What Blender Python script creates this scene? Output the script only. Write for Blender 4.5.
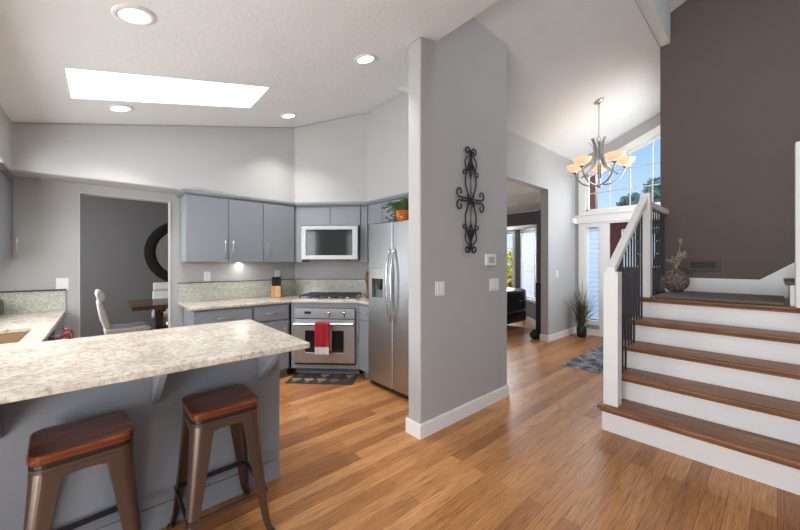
import bpy, bmesh, math, random
from math import sin, cos, pi, radians, sqrt, atan2
from mathutils import Vector, Matrix
random.seed(7)
for o in list(bpy.data.objects): bpy.data.objects.remove(o)
SC = bpy.context.scene
COL = SC.collection

# ------------------------------------------------------------------ camera
H = 1.37
cd = bpy.data.cameras.new('camera'); cam = bpy.data.objects.new('camera', cd); COL.objects.link(cam)
cam.location = (0, 0, H); cam.rotation_euler = (pi/2, 0, radians(48.4))
cd.sensor_width = 36; cd.lens = 335/800*36; cd.shift_y = -3/800; cd.clip_start = .05; cd.clip_end = 300
SC.camera = cam
# ------------------------------------------------------------------ world, exposure
w = bpy.data.worlds.new('sky'); SC.world = w; w.use_nodes = True
nt = w.node_tree; bg = nt.nodes['Background']
tc = nt.nodes.new('ShaderNodeTexCoord'); sp = nt.nodes.new('ShaderNodeSeparateXYZ'); cr = nt.nodes.new('ShaderNodeValToRGB')
nt.links.new(tc.outputs['Generated'], sp.inputs[0]); nt.links.new(sp.outputs['Z'], cr.inputs[0]); nt.links.new(cr.outputs[0], bg.inputs[0])
cr.color_ramp.elements[0].position = 0.0; cr.color_ramp.elements[0].color = (.50, .62, .74, 1)
cr.color_ramp.elements[1].position = 0.7; cr.color_ramp.elements[1].color = (.14, .29, .60, 1)
e = cr.color_ramp.elements.new(.25); e.color = (.25, .42, .68, 1)
bg.inputs[1].default_value = 1.45
vs = SC.view_settings; vs.view_transform = 'Standard'; vs.look = 'None'; vs.exposure = 0.14; vs.gamma = 1; vs.use_curve_mapping = False

# ------------------------------------------------------------------ lights
def area(name, loc, aim, sx, sy, power, col=(1, 1, 1), spread=180):
    l = bpy.data.lights.new(name, 'AREA'); l.shape = 'RECTANGLE'; l.size = sx; l.size_y = sy; l.energy = power; l.color = col
    l.spread = radians(spread)
    o = bpy.data.objects.new(name, l); COL.objects.link(o); o.location = loc
    d = Vector(aim) - Vector(loc); o.rotation_euler = d.to_track_quat('-Z', 'Y').to_euler()
    return o
DAY = (.97, .985, 1.0)
area('fill_behind_camera', (-.5, -1.62, 1.15), (-.5, 3, 1.4), 1.7, 2.0, 45, DAY)  # added fill from behind the camera, through an invented door opening
area('fill_up_to_ceiling', (-.5, -1.60, .5), (-1.1, .6, 2.6), 1.7, .9, 33, DAY)  # added upward fill that brightens the kitchen ceiling
area('fill_sink_side', (-3.0, -1.0, 1.6), (-3.0, 3, 1.6), 1.4, .9, 36, DAY)  # added fill for the kitchen, through an invented opening over the sink
area('fill_right_side', (2.5, 1.0, 1.5), (-2, 1.5, 1.4), 2.2, 1.6, 3, DAY)  # weak added fill from the unseen right wall
area('daylight_skylight', (-3.295, .47, 3.5), (-3.295, .47, 0), .5, 1.2, 22, DAY)
area('daylight_entry_window', (-1.7, 8.3, 3.9), (-1.75, 3.6, .6), 2.4, 1.8, 220, DAY)
area('fill_hall_wall', (-.60, 6.02, 2.15), (-2.6, 5.5, 1.7), 1.1, 2.4, 42, DAY)  # added fill for the hall wall, hidden behind the brown wall
area('fill_stairs', (.3, 2.12, 4.0), (-.4, 4.6, .3), 2.2, .8, 27, DAY)  # added fill that brightens the risers and stairs from above
area('fill_upper_right', (2.5, 3.6, 3.4), (-2, 4.2, 3.0), 1.6, 1.2, 8, DAY)  # added high fill from the right, out of view
area('daylight_bay_window', (-5.2, 8.3, 1.7), (-5, 3, .6), 2.2, 1.6, 170, DAY)
area('fill_dining_room', (-6.0, -1.4, 1.5), (-6.2, 3, 1.0), 1.4, 1.2, 52, DAY)  # added fill that lifts the dark dining room

# ------------------------------------------------------------------ materials
def mat(name, col, rough=.5, metal=0, spec=.5, em=None, es=0, alpha=1, trans=0, coat=0):
    m = bpy.data.materials.new(name); m.use_nodes = True
    b = m.node_tree.nodes['Principled BSDF']
    b.inputs['Base Color'].default_value = (*col, 1); b.inputs['Roughness'].default_value = rough
    b.inputs['Metallic'].default_value = metal; b.inputs['Specular IOR Level'].default_value = spec
    if em: b.inputs['Emission Color'].default_value = (*em, 1); b.inputs['Emission Strength'].default_value = es
    if trans: b.inputs['Transmission Weight'].default_value = trans
    if coat: b.inputs['Coat Weight'].default_value = coat; b.inputs['Coat Roughness'].default_value = .1
    return m
def nodes(m): return m.node_tree.nodes, m.node_tree.links, m.node_tree.nodes['Principled BSDF']
def coords(m, scale=(1, 1, 1), rot=(0, 0, 0), kind='Object'):
    N, L, b = nodes(m); t = N.new('ShaderNodeTexCoord'); mp = N.new('ShaderNodeMapping')
    mp.inputs['Scale'].default_value = scale; mp.inputs['Rotation'].default_value = rot
    L.new(t.outputs[kind], mp.inputs[0]); return mp.outputs[0]
def noise(m, vec, scale, detail=3, rough=.5):
    N, L, b = nodes(m); n = N.new('ShaderNodeTexNoise'); n.inputs['Scale'].default_value = scale
    n.inputs['Detail'].default_value = detail; n.inputs['Roughness'].default_value = rough; L.new(vec, n.inputs['Vector']); return n.outputs[0]
def ramp(m, fac, stops):
    N, L, b = nodes(m); r = N.new('ShaderNodeValToRGB'); L.new(fac, r.inputs[0]); el = r.color_ramp.elements
    el[0].position, el[0].color = stops[0][0], (*stops[0][1], 1); el[1].position, el[1].color = stops[-1][0], (*stops[-1][1], 1)
    for p, c in stops[1:-1]:
        x = el.new(p); x.color = (*c, 1)
    return r.outputs[0]
def mix(m, fac, a, b_, mode='MIX'):
    N, L, b = nodes(m); x = N.new('ShaderNodeMix'); x.data_type = 'RGBA'; x.blend_type = mode
    if isinstance(fac, float): x.inputs[0].default_value = fac
    else: L.new(fac, x.inputs[0])
    for i, v in ((6, a), (7, b_)):
        if isinstance(v, tuple): x.inputs[i].default_value = (*v, 1)
        else: L.new(v, x.inputs[i])
    return x.outputs[2]
def bump(m, h, strength, dist=.01):
    N, L, b = nodes(m); n = N.new('ShaderNodeBump'); n.inputs['Strength'].default_value = strength; n.inputs['Distance'].default_value = dist
    L.new(h, n.inputs['Height']); L.new(n.outputs[0], b.inputs['Normal'])
def setcol(m, c): N, L, b = nodes(m); L.new(c, b.inputs['Base Color'])
def painted(name, col, rough=.6, sc=90, st=.25):
    m = mat(name, col, rough); v = coords(m); bump(m, noise(m, v, sc, 2), st, .004)
    c = noise(m, v, 3, 2); setcol(m, mix(m, c, tuple(x*.97 for x in col), tuple(min(1, x*1.03) for x in col))); return m

M = {}
M['wall'] = painted('wall_paint', (.455, .449, .441), .7, 60, .35)
M['ceil'] = painted('ceiling_paint', (.82, .845, .86), .85, 34, .75)
M['soffit'] = painted('soffit_paint', (.52, .518, .512), .8, 60, .25)
M['brown'] = painted('brown_wall_paint', (.132, .100, .086), .65, 70, .4)
M['dining'] = painted('dark_grey_wall_paint', (.135, .133, .133), .7)
M['living'] = painted('slate_wall_paint', (.17, .19, .215), .7)
M['trim'] = mat('white_trim_paint', (.87, .862, .845), .38)
M['muntin'] = mat('beige_muntin', (.6, .55, .48), .5)
M['satin'] = mat('satin_steel', (.40, .405, .41), .5, 1)
M['white'] = mat('white_plastic', (.83, .83, .81), .35)
M['cab'] = mat('blue_grey_cabinet_paint', (.245, .262, .290), .42)
v = coords(M['cab'], (3, 3, 60)); setcol(M['cab'], mix(M['cab'], noise(M['cab'], v, 1.2, 2), (.232, .250, .277), (.258, .275, .304)))
M['dark_gap'] = mat('dark_recess', (.03, .032, .036), .8)
M['black'] = mat('black_plastic', (.015, .015, .016), .35)
M['iron'] = mat('wrought_iron', (.018, .022, .035), .45, .6)
M['baluster'] = mat('dark_metal_baluster', (.03, .034, .045), .4, .5)
M['nickel'] = mat('brushed_nickel', (.50, .495, .48), .33, 1)
M['chrome'] = mat('bright_steel', (.62, .62, .62), .25, 1)
M['led'] = mat('lamp_disc', (1, 1, 1), .5, em=(1, .97, .92), es=6)
# stainless
m = M['steel'] = mat('stainless_steel', (.50, .50, .50), .40, 1)
v = coords(m, (2, 2, 220)); n = noise(m, v, 3, 2); setcol(m, mix(m, n, (.40, .415, .43), (.50, .51, .52))); bump(m, n, .05, .002)
m = M['steel_side'] = mat('grey_enamel', (.20, .205, .21), .45, .3)
m = M['ovenglass'] = mat('dark_oven_glass', (.012, .012, .013), .06)
m = M['mwglass'] = mat('smoked_microwave_glass', (.03, .035, .035), .08, spec=.35)
# floor
m = M['floor'] = mat('bamboo_floor', (.4, .2, .1), .3)
N, L, b = nodes(m)
v = coords(m, (1, 1, 1), (0, 0, pi/2))
br = N.new('ShaderNodeTexBrick'); L.new(v, br.inputs['Vector']); br.offset = .37; br.offset_frequency = 2
br.inputs['Scale'].default_value = 1; br.inputs['Brick Width'].default_value = 1.35; br.inputs['Row Height'].default_value = .096
br.inputs['Mortar Size'].default_value = .0011; br.inputs['Mortar Smooth'].default_value = .3; br.inputs['Bias'].default_value = 0
br.inputs['Color1'].default_value = (.0, .0, .0, 1); br.inputs['Color2'].default_value = (1, 1, 1, 1); br.inputs['Mortar'].default_value = (.5, .5, .5, 1)
base = ramp(m, br.outputs['Color'], [(0, (.32, .124, .037)), (.3, (.41, .172, .052)), (.65, (.48, .216, .070)), (1, (.57, .278, .100))])
v2 = coords(m, (130, 5.0, 1)); st = noise(m, v2, 1.0, 5, .65)
v3 = coords(m, (14, .9, 1)); st2 = noise(m, v3, 1.0, 3, .6)
g = ramp(m, st, [(.32, (.42, .36, .30)), (.45, (.90, .88, .86)), (.68, (1.28, 1.30, 1.33))])
g2 = ramp(m, st2, [(.3, (.84, .82, .80)), (.7, (1.10, 1.10, 1.10))])
c = mix(m, 1.0, base, g, 'MULTIPLY'); c = mix(m, 1.0, c, g2, 'MULTIPLY')
c = mix(m, br.outputs['Fac'], c, (.10, .04, .015)); setcol(m, c)
bump(m, st, .06, .002)
rr = ramp(m, st2, [(.3, (.30, .30, .30)), (.7, (.44, .44, .44))]); L.new(rr, b.inputs['Roughness'])
# stair tread wood
def wood(name, a, b_, c_, sc=(60, 3, 60), rough=.3):
    m = mat(name, a, rough); v = coords(m, sc); n = noise(m, v, 1, 5, .6); v2 = coords(m, tuple(s*.2 for s in sc)); n2 = noise(m, v2, 1, 3)
    c = ramp(m, n, [(.3, a), (.52, b_), (.72, c_)]); c = mix(m, 1.0, c, ramp(m, n2, [(.3, (.75, .75, .75)), (.7, (1.15, 1.15, 1.15))]), 'MULTIPLY')
    setcol(m, c); bump(m, n, .08, .002); return m
M['tread'] = wood('stair_tread_wood', (.13, .046, .016), (.27, .115, .045), (.40, .19, .085), (4, 70, 70), .42)
M['tread'].node_tree.nodes['Principled BSDF'].inputs['Specular IOR Level'].default_value = .3
M['seatwood'] = wood('reddish_seat_wood', (.055, .011, .004), (.13, .029, .009), (.25, .068, .020), (60, 5, 60), .15)
M['tablewood'] = wood('walnut_table_wood', (.05, .02, .01), (.11, .045, .02), (.18, .08, .04), (3, 40, 40), .25)
M['blockwood'] = wood('light_block_wood', (.42, .22, .08), (.55, .32, .13), (.66, .42, .2), (30, 30, 4), .4)
M['millwood'] = wood('dark_mill_wood', (.06, .02, .01), (.16, .06, .02), (.24, .1, .04), (30, 30, 4), .35)
M['bronze'] = mat('bronze_stool_metal', (.125, .088, .070), .34, .7)
# granite
m = M['granite'] = mat('cream_granite', (.6, .58, .5), .16, spec=.6)
v = coords(m); a = noise(m, v, 38, 8, .72); b2 = noise(m, v, 7, 4, .6); c3 = noise(m, v, 75, 4, .7)
c1 = ramp(m, a, [(.30, (.31, .245, .19)), (.41, (.53, .46, .385)), (.51, (.66, .61, .54)), (.7, (.74, .71, .655))])
c2 = ramp(m, b2, [(.35, (.80, .77, .72)), (.6, (1.04, 1.03, 1.0))])
c4 = ramp(m, c3, [(.33, (.40, .38, .36)), (.45, (.98, .98, .97)), (.7, (1.06, 1.06, 1.06))])
c = mix(m, 1.0, c1, c2, 'MULTIPLY'); c = mix(m, .55, c, c4, 'MULTIPLY'); setcol(m, c)
# mosaic
m = M['mosaic'] = mat('glass_mosaic', (.5, .52, .42), .18, spec=.7)
N, L, b = nodes(m); v = coords(m)
vo = N.new('ShaderNodeTexVoronoi'); vo.inputs['Scale'].default_value = 75; vo.distance = 'CHEBYCHEV'; vo.inputs['Randomness'].default_value = .35; L.new(v, vo.inputs['Vector'])
c = ramp(m, vo.outputs['Color'], [(.1, (.42, .425, .37)), (.4, (.51, .515, .45)), (.65, (.58, .58, .50)), (.95, (.68, .69, .63))]); setcol(m, c)
bump(m, vo.outputs['Distance'], .25, .002)
M['pencil'] = mat('dark_pencil_trim', (.06, .055, .05), .4)
M['sink'] = mat('tan_composite_sink', (.31, .20, .11), .45)
M['red'] = mat('red_cloth', (.36, .010, .020), .9); bump(M['red'], noise(M['red'], coords(M['red']), 160, 2), .6, .004)
M['whitecloth'] = mat('white_cloth', (.62, .62, .62), .95); bump(M['whitecloth'], noise(M['whitecloth'], coords(M['whitecloth']), 160, 2), .6, .004)
M['beigecloth'] = mat('taupe_cloth', (.38, .33, .27), .95)
M['greycloth'] = mat('grey_cloth', (.22, .23, .24), .95)
M['leather'] = mat('cream_leather', (.70, .69, .66), .42)
M['blackleather'] = mat('black_leather', (.02, .021, .023), .28)
M['mirror'] = mat('mirror_glass', (.62, .62, .55), .03, 1)
m = M['frame'] = mat('woven_dark_frame', (.02, .016, .012), .75, spec=.15); bump(m, noise(m, coords(m), 70, 3), 1.0, .02)
M['carpet'] = mat('grey_brown_carpet', (.075, .066, .060), .95)
m = M['carpet']; n = noise(m, coords(m), 240, 2); bump(m, n, .9, .006); setcol(m, mix(m, n, (.10, .087, .078), (.24, .205, .18)))
m = M['shag'] = mat('grey_shag', (.2, .2, .21), .95); n = noise(m, coords(m), 9, 3); setcol(m, ramp(m, n, [(.35, (.20, .20, .22)), (.5, (.36, .36, .385)), (.68, (.58, .58, .61))]))
M['matblack'] = mat('charcoal_mat', (.028, .028, .030), .85)
for k, c in dict(lime=(.27, .27, .08), cream=(.34, .25, .19), rose=(.24, .05, .05), mauve=(.15, .10, .09), wine=(.09, .03, .033)).items(): M['g_'+k] = mat(k+'_print', c, .9)
M['maroon'] = mat('maroon_door_paint', (.085, .022, .035), .35)
M['shade'] = mat('pale_blue_shade_added_glow', (.50, .58, .70), .8, em=(.62, .76, .95), es=.25)  # emission stands in for daylight coming through the shade
M['whiteshade'] = mat('white_shade_added_glow', (.8, .82, .85), .8, em=(.85, .9, 1), es=.2)  # faint emission imitates light from behind the cloth
M['amber'] = mat('amber_glass_bowl', (.85, .60, .42), .35, em=(1, .64, .38), es=.62)
M['bulb'] = mat('glowing_bulb', (1, .9, .7), .4, em=(1, .85, .6), es=9)
m = M['glass'] = bpy.data.materials.new('window_glass'); m.use_nodes = True
N, L = m.node_tree.nodes, m.node_tree.links; N.remove(N['Principled BSDF'])
g1 = N.new('ShaderNodeBsdfTransparent'); g2_ = N.new('ShaderNodeBsdfGlossy'); g2_.inputs['Roughness'].default_value = .12
mx = N.new('ShaderNodeMixShader'); mx.inputs[0].default_value = 0.0; L.new(g1.outputs[0], mx.inputs[1]); L.new(g2_.outputs[0], mx.inputs[2]); L.new(mx.outputs[0], N['Material Output'].inputs[0])
def leafmat(name, a, b_):
    m = mat(name, a, .55); setcol(m, mix(m, noise(m, coords(m), 6, 3), a, b_)); return m
M['ivy'] = leafmat('ivy_leaf', (.05, .12, .03), (.26, .38, .12))
M['reed'] = leafmat('grass_blade', (.035, .055, .025), (.13, .15, .08))
M['yellow'] = leafmat('yellow_leaf', (.95, .80, .08), (.55, .65, .08))
M['tree'] = leafmat('tree_leaf', (.34, .46, .34), (.70, .78, .62))
M['autumn'] = leafmat('autumn_leaf', (.40, .14, .05), (.45, .25, .08))
M['dkgreen'] = leafmat('dark_hedge_leaf', (.05, .11, .04), (.14, .24, .09))
M['trunk'] = mat('bark', (.12, .07, .05), .9)
M['terracotta'] = mat('orange_glaze', (.72, .17, .03), .4)
M['soil'] = mat('soil', (.03, .02, .015), .95)
M['ground'] = mat('lawn', (.10, .16, .05), .95)
M['post'] = mat('red_brown_post_paint', (.15, .06, .05), .7)
m = M['vase'] = mat('carved_bronze_vase', (.12, .085, .065), .5, .3); n = noise(m, coords(m), 38, 3); bump(m, n, 1.0, .02); setcol(m, ramp(m, n, [(.35, (.08, .055, .045)), (.6, (.27, .20, .165)), (.75, (.46, .38, .32))]))
M['dried'] = mat('dried_flower', (.48, .38, .30), .8)
M['vent'] = mat('brown_vent_paint', (.095, .073, .063), .6)
M['copper'] = mat('copper', (.7, .3, .15), .3, 1)
M['shingle'] = mat('grey_eave', (.16, .17, .18), .9)

# ------------------------------------------------------------------ builders
class B:
    def __init__(s): s.bm = bmesh.new()
    def box(s, x0, x1, y0, y1, z0, z1, mtx=None):
        vs_ = [s.bm.verts.new(p) for p in [(x0,y0,z0),(x1,y0,z0),(x1,y1,z0),(x0,y1,z0),(x0,y0,z1),(x1,y0,z1),(x1,y1,z1),(x0,y1,z1)]]
        if mtx:
            for v_ in vs_: v_.co = mtx @ v_.co
        for f in ((0,3,2,1),(4,5,6,7),(0,1,5,4),(1,2,6,5),(2,3,7,6),(3,0,4,7)): s.bm.faces.new([vs_[i] for i in f])
        return s
    def loft(s, rings, caps=True, closed=True):
        R = [[s.bm.verts.new(p) for p in r] for r in rings]; n = len(R[0])
        for a, b_ in zip(R[:-1], R[1:]):
            for i in range(n if closed else n-1):
                j = (i+1) % n; s.bm.faces.new((a[i], a[j], b_[j], b_[i]))
        if caps and closed:
            s.bm.faces.new(R[0][::-1]); s.bm.faces.new(R[-1])
        return s
    def prism(s, poly, z0, z1):      # z0/z1 number or f(x, y)
        f0 = z0 if callable(z0) else (lambda x, y: z0); f1 = z1 if callable(z1) else (lambda x, y: z1)
        return s.loft([[(x, y, f0(x, y)) for x, y in poly], [(x, y, f1(x, y)) for x, y in poly]])
    def xprism(s, poly, x0, x1):     # poly in (y, z)
        return s.loft([[(x0, y, z) for y, z in poly], [(x1, y, z) for y, z in poly]])
    def yprism(s, poly, y0, y1):     # poly in (x, z)
        return s.loft([[(x, y0, z) for x, z in poly], [(x, y1, z) for x, z in poly]])
    def lathe(s, prof, n=24, c=(0,0,0), sx=1, sy=1, caps=True):
        return s.loft([[(c[0]+r*sx*cos(2*pi*i/n), c[1]+r*sy*sin(2*pi*i/n), c[2]+z) for i in range(n)] for r, z in prof], caps)
    def tube(s, pts, r, n=8, square=False):
        P = [Vector(p) for p in pts]; rings = []; up = None
        for i, p in enumerate(P):
            t = (P[min(i+1, len(P)-1)] - P[max(i-1, 0)]).normalized()
            if up is None: up = Vector((0,0,1)) if abs(t.z) < .9 else Vector((1,0,0))
            a = t.cross(up).normalized(); b_ = a.cross(t).normalized(); up = b_
            rr_ = r[i] if isinstance(r, (list, tuple)) else r
            o_ = pi/4 if n == 4 else 0
            rings.append([tuple(p + a*rr_*cos(2*pi*k/n+o_) + b_*rr_*sin(2*pi*k/n+o_)) for k in range(n)])
        return s.loft(rings)
    def cells(s, rects, holes, f0, f1):  # 2D rect union with holes, f(x, y) -> point on face 0 / 1
        xs = sorted({v_ for r in rects+holes for v_ in r[:2]}); ys = sorted({v_ for r in rects+holes for v_ in r[2:]})
        def filled(i, j):
            if i < 0 or j < 0 or i >= len(xs)-1 or j >= len(ys)-1: return False
            cx, cy = (xs[i]+xs[i+1])/2, (ys[j]+ys[j+1])/2
            return any(r[0] < cx < r[1] and r[2] < cy < r[3] for r in rects) and not any(r[0] < cx < r[1] and r[2] < cy < r[3] for r in holes)
        V0, V1 = {}, {}
        def g(D, f, i, j):
            if (i, j) not in D: D[(i, j)] = s.bm.verts.new(f(xs[i], ys[j]))
            return D[(i, j)]
        for i in range(len(xs)-1):
            for j in range(len(ys)-1):
                if not filled(i, j): continue
                q = [(i,j),(i+1,j),(i+1,j+1),(i,j+1)]
                s.bm.faces.new([g(V0, f0, *k) for k in q][::-1]); s.bm.faces.new([g(V1, f1, *k) for k in q])
                for (da, a, b_) in (((0,-1), q[0], q[1]), ((1,0), q[1], q[2]), ((0,1), q[2], q[3]), ((-1,0), q[3], q[0])):
                    if not filled(i+da[0], j+da[1]):
                        s.bm.faces.new([g(V0, f0, *a), g(V0, f0, *b_), g(V1, f1, *b_), g(V1, f1, *a)])
        return s
    def obj(s, name, m, parent=None, loc=None, bevel=0, seg=2, smooth=False, kind=None, subsurf=0):
        bmesh.ops.recalc_face_normals(s.bm, faces=s.bm.faces)
        me = bpy.data.meshes.new(name); s.bm.to_mesh(me); s.bm.free()
        me.materials.append(M[m] if isinstance(m, str) else m)
        if smooth:
            for p in me.polygons: p.use_smooth = True
        o = bpy.data.objects.new(name, me); COL.objects.link(o)
        if parent: o.parent = parent
        if loc: o.location = loc
        if bevel:
            md = o.modifiers.new('bevel', 'BEVEL'); md.width = bevel; md.segments = seg; md.limit_method = 'ANGLE'; md.angle_limit = radians(35); md.harden_normals = False
        if subsurf: md = o.modifiers.new('sub', 'SUBSURF'); md.levels = subsurf; md.render_levels = subsurf
        if kind: o['kind'] = kind
        return o
def thing(name, label, cat, loc=(0,0,0), rz=0, group=None):
    o = bpy.data.objects.new(name, None); COL.objects.link(o); o.location = loc; o.rotation_euler = (0, 0, rz); o.empty_display_size = .1
    o['label'] = label; o['category'] = cat
    if group: o['group'] = group
    return o
def tag(o, label, cat, group=None):
    o['label'] = label; o['category'] = cat
    if group: o['group'] = group
    return o
def dup(root, loc, rz, label, group=None):
    r = root.copy(); COL.objects.link(r); r.location = loc; r.rotation_euler = (0, 0, rz); r['label'] = label
    if group: r['group'] = group
    for ch in list(root.children):
        c_ = ch.copy(); COL.objects.link(c_); c_.parent = r
        for g_ in ch.children:
            d_ = g_.copy(); COL.objects.link(d_); d_.parent = c_
    return r
def S(b_, name, m, **k): return b_.obj(name, m, kind='structure', **k)

# ------------------------------------------------------------------ STRUCTURE
kz = lambda x, y: 2.6577 + .249*y                    # kitchen ceiling plane
vz = lambda x, y: 3.30 + .40*(x+2.6)                 # foyer vault
rz_ = lambda x, y: 4.36 + .44*(x+.854)               # vault over stairs
S(B().cells([(-7.7,2.7,-1.8,6.97),(-6.9,-3.35,6.97,7.0)], [], lambda x,y:(x,y,-.08), lambda x,y:(x,y,0)).prism([(-3.35,7.0),(-6.9,7.0),(-6.15,7.75),(-4.2,7.75)][::-1], -.08, 0), 'floor', 'floor')
S(B().cells([(-60,60,-60,60)], [(-7.7,2.7,-1.8,7.8)], lambda x,y:(x,y,-.5), lambda x,y:(x,y,-.3)), 'ground', 'ground')
# kitchen ceiling with skylight opening
SK = (-3.56, -3.03, -.18, 1.12)
S(B().cells([(-4.62,-1.975,-1.8,3.1),(-1.975,2.7,-1.8,1.84),(-1.835,2.7,1.84,2.03)], [SK], lambda x,y:(x,y,kz(x,y)), lambda x,y:(x,y,kz(x,y)+.12)), 'ceiling_kitchen', 'ceil')
b = B()
for (x0,x1,y0,y1) in ((SK[0]-.04,SK[0],SK[2]-.04,SK[3]+.04),(SK[1],SK[1]+.04,SK[2]-.04,SK[3]+.04),(SK[0],SK[1],SK[2]-.04,SK[2]),(SK[0],SK[1],SK[3],SK[3]+.04)):
    b.prism([(x0,y0),(x1,y0),(x1,y1),(x0,y1)], lambda x,y: kz(x,y)+.12, lambda x,y: kz(x,y)+1.05)
S(b, 'trim_skylight_shaft', 'ceil')
o = S(B().prism([(SK[0]-.04,SK[2]-.04),(SK[1]+.04,SK[2]-.04),(SK[1]+.04,SK[3]+.04),(SK[0]-.04,SK[3]+.04)], lambda x,y: kz(x,y)+1.05, lambda x,y: kz(x,y)+1.06), 'window_skylight', 'glass')
# foyer vaults
S(B().prism([(-2.73,2.03),(-.95,2.03),(-.95,6.97),(-2.73,6.97)], vz, lambda x,y: vz(x,y)+.1), 'ceiling_foyer', 'ceil')
S(B().prism([(-.85,2.03),(1.2,2.03),(1.2,5.22),(-.85,5.22)], rz_, lambda x,y: rz_(x,y)+.1).prism([(1.2,2.03),(2.7,2.03),(2.7,5.22),(1.2,5.22)], lambda x,y: 5.264-.5*(x-1.2), lambda x,y: 5.364-.5*(x-1.2)), 'ceiling_stairs', 'ceil')
S(B().box(-.95,-.85,2.03,5.1,3.99,4.6), 'trim_beam', 'ceil', bevel=.012)
# kitchen walls
S(B().cells([(-4.62,-1.5,0,kz(0,-.93))], [(-3.75,-2.25,1.12,2.08)], lambda x,z:(x,-1.05,z), lambda x,z:(x,-.93,z)), 'wall_left', 'wall')
S(B().box(-3.75,-2.25,-1.05,-1.03,1.12,1.17).box(-3.75,-2.25,-1.05,-1.03,2.03,2.08).box(-3.75,-3.70,-1.05,-1.03,1.17,2.03).box(-2.3,-2.25,-1.05,-1.03,1.17,2.03), 'window_added_sink', 'trim')  # unseen window, added to admit the sink-side fill
b = B().prism([(-4.62,-1.05),(-4.5,-1.05),(-4.5,-.164),(-4.62,-.164)], 0, kz).prism([(-4.62,.56),(-4.5,.56),(-4.5,3.1),(-4.62,3.1)], 0, kz).prism([(-4.62,-.164),(-4.5,-.164),(-4.5,.56),(-4.62,.56)], 2.04, kz)
S(b, 'wall_kitchen', 'wall')
S(B().prism([(-4.5,2.02),(-3.62,2.9),(-4.5,2.9)], 0, kz).box(-4.5,-1.975,2.9,3.1,0,3.38).prism([(-2.6,2.9),(-1.975,2.9),(-1.975,3.1),(-2.6,3.1)], 3.38, vz), 'wall_cooking', 'wall')
S(B().prism([(-4.5,-.93),(-1.5,-.93),(-1.5,-.555),(-4.17,-.555),(-4.17,1.87),(-3.5,2.54),(-1.975,2.54),(-1.975,2.9),(-3.62,2.9),(-4.5,2.02)], 2.13, kz), 'wall_soffit', 'soffit', bevel=.015)
S(B().box(-1.62,-1.5,-1.7,-.93,0,2.45).cells([(-1.5,2.7,0,2.235)], [(-1.4,.4,.05,2.1)], lambda x,z:(x,-1.8,z), lambda x,z:(x,-1.7,z)), 'wall_patio', 'wall')  # door opening added for the fill behind the camera
b = B().box(-1.4,.4,-1.78,-1.73,.0,.06).box(-1.4,.4,-1.78,-1.73,2.04,2.1)
for x in (-1.4, -.53, .34): b.box(x, x+.06, -1.78,-1.73,.06,2.04)
S(b, 'door_added_patio', 'trim')  # unseen door frame, added around the fill light opening
S(B().cells([(-1.8,5.22,0,5.0)], [(0.0,2.2,.8,2.1),(2.9,4.4,2.8,4.0)], lambda y,z:(2.7,y,z), lambda y,z:(2.6,y,z)), 'wall_right', 'wall')  # both openings added for fill light from the right
# thick wall end by the fridge
S(B().xprism([(1.84,0),(3.1,0),(3.1,3.6),(2.03,3.6),(2.03,kz(0,2.03)+.03),(1.84,kz(0,1.84))], -1.975, -1.835), 'wall_divider', 'wall', bevel=.012)
S(B().prism([(-1.835,1.93),(-.95,1.93),(-.95,2.03),(-1.835,2.03)], 3.29, vz).cells([(-.95,2.7,3.29,5.3)], [(-.8,1.4,3.6,4.4)], lambda x,z:(x,1.93,z), lambda x,z:(x,2.03,z)), 'wall_header', 'wall')
S(B().cells([(-.8,1.4,3.6,4.4)], [(-.74,.27,3.66,4.34),(.33,1.34,3.66,4.34)], lambda x,z:(x,1.95,z), lambda x,z:(x,2.0,z)), 'window_added_clerestory', 'trim')  # unseen clerestory, added together with the stair fill
# hall wall
b = B().box(-2.73,-2.6,3.1,3.35,0,3.25).box(-2.73,-2.6,3.35,5.7,2.61,3.25).box(-2.73,-2.6,5.7,6.85,0,3.25).box(-2.73,-2.6,3.1,6.85,3.25,3.31)
S(b, 'wall_hall', 'wall')
# entry wall
ws = lambda x: 3.30 + .42*(x+1.72)                   # head of raked window
b = B()
b.yprism([(-2.73,0),(-2.41,0),(-2.41,ws(-2.41)),(-2.41,vz(-2.41,0)+.05),(-2.73,vz(-2.73,0)+.05)], 6.85, 6.97)
b.box(-2.41,-2.168,6.85,6.97,0,.27).box(-2.168,-2.01,6.85,6.97,0,2.32).box(-2.41,-2.168,6.85,6.97,2.02,2.32).box(-2.01,-1.06,6.85,6.97,2.08,2.32)
b.box(-1.06,-.83,6.85,6.97,0,vz(-.83,0)+.05)
b.yprism([(-2.41,ws(-2.41)),(-1.06,ws(-1.06)),(-1.06,vz(-1.06,0)+.05),(-2.41,vz(-2.41,0)+.05)], 6.85, 6.97)
S(b, 'wall_entry', 'wall')
S(B().cells([(5.22,6.85,0,4.2)], [(5.45,6.6,.9,3.4)], lambda y,z:(-.83,y,z), lambda y,z:(-.95,y,z)), 'wall_foyer_right', 'wall')
S(B().cells([(5.45,6.6,.9,3.4)], [(5.5,6.55,.95,2.1),(5.5,6.55,2.16,3.35)], lambda y,z:(-.85,y,z), lambda y,z:(-.90,y,z)), 'window_added_foyer', 'trim')  # unseen window, added so light reaches the hall wall
# brown wall
S(B().prism([(-.95,5.1),(2.6,5.1),(2.6,5.22),(-.95,5.22)], 0, lambda x,y: min(rz_(x,0), 5.5)+.05 if x > -.9 else 4.36), 'wall_brown', 'brown')
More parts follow.
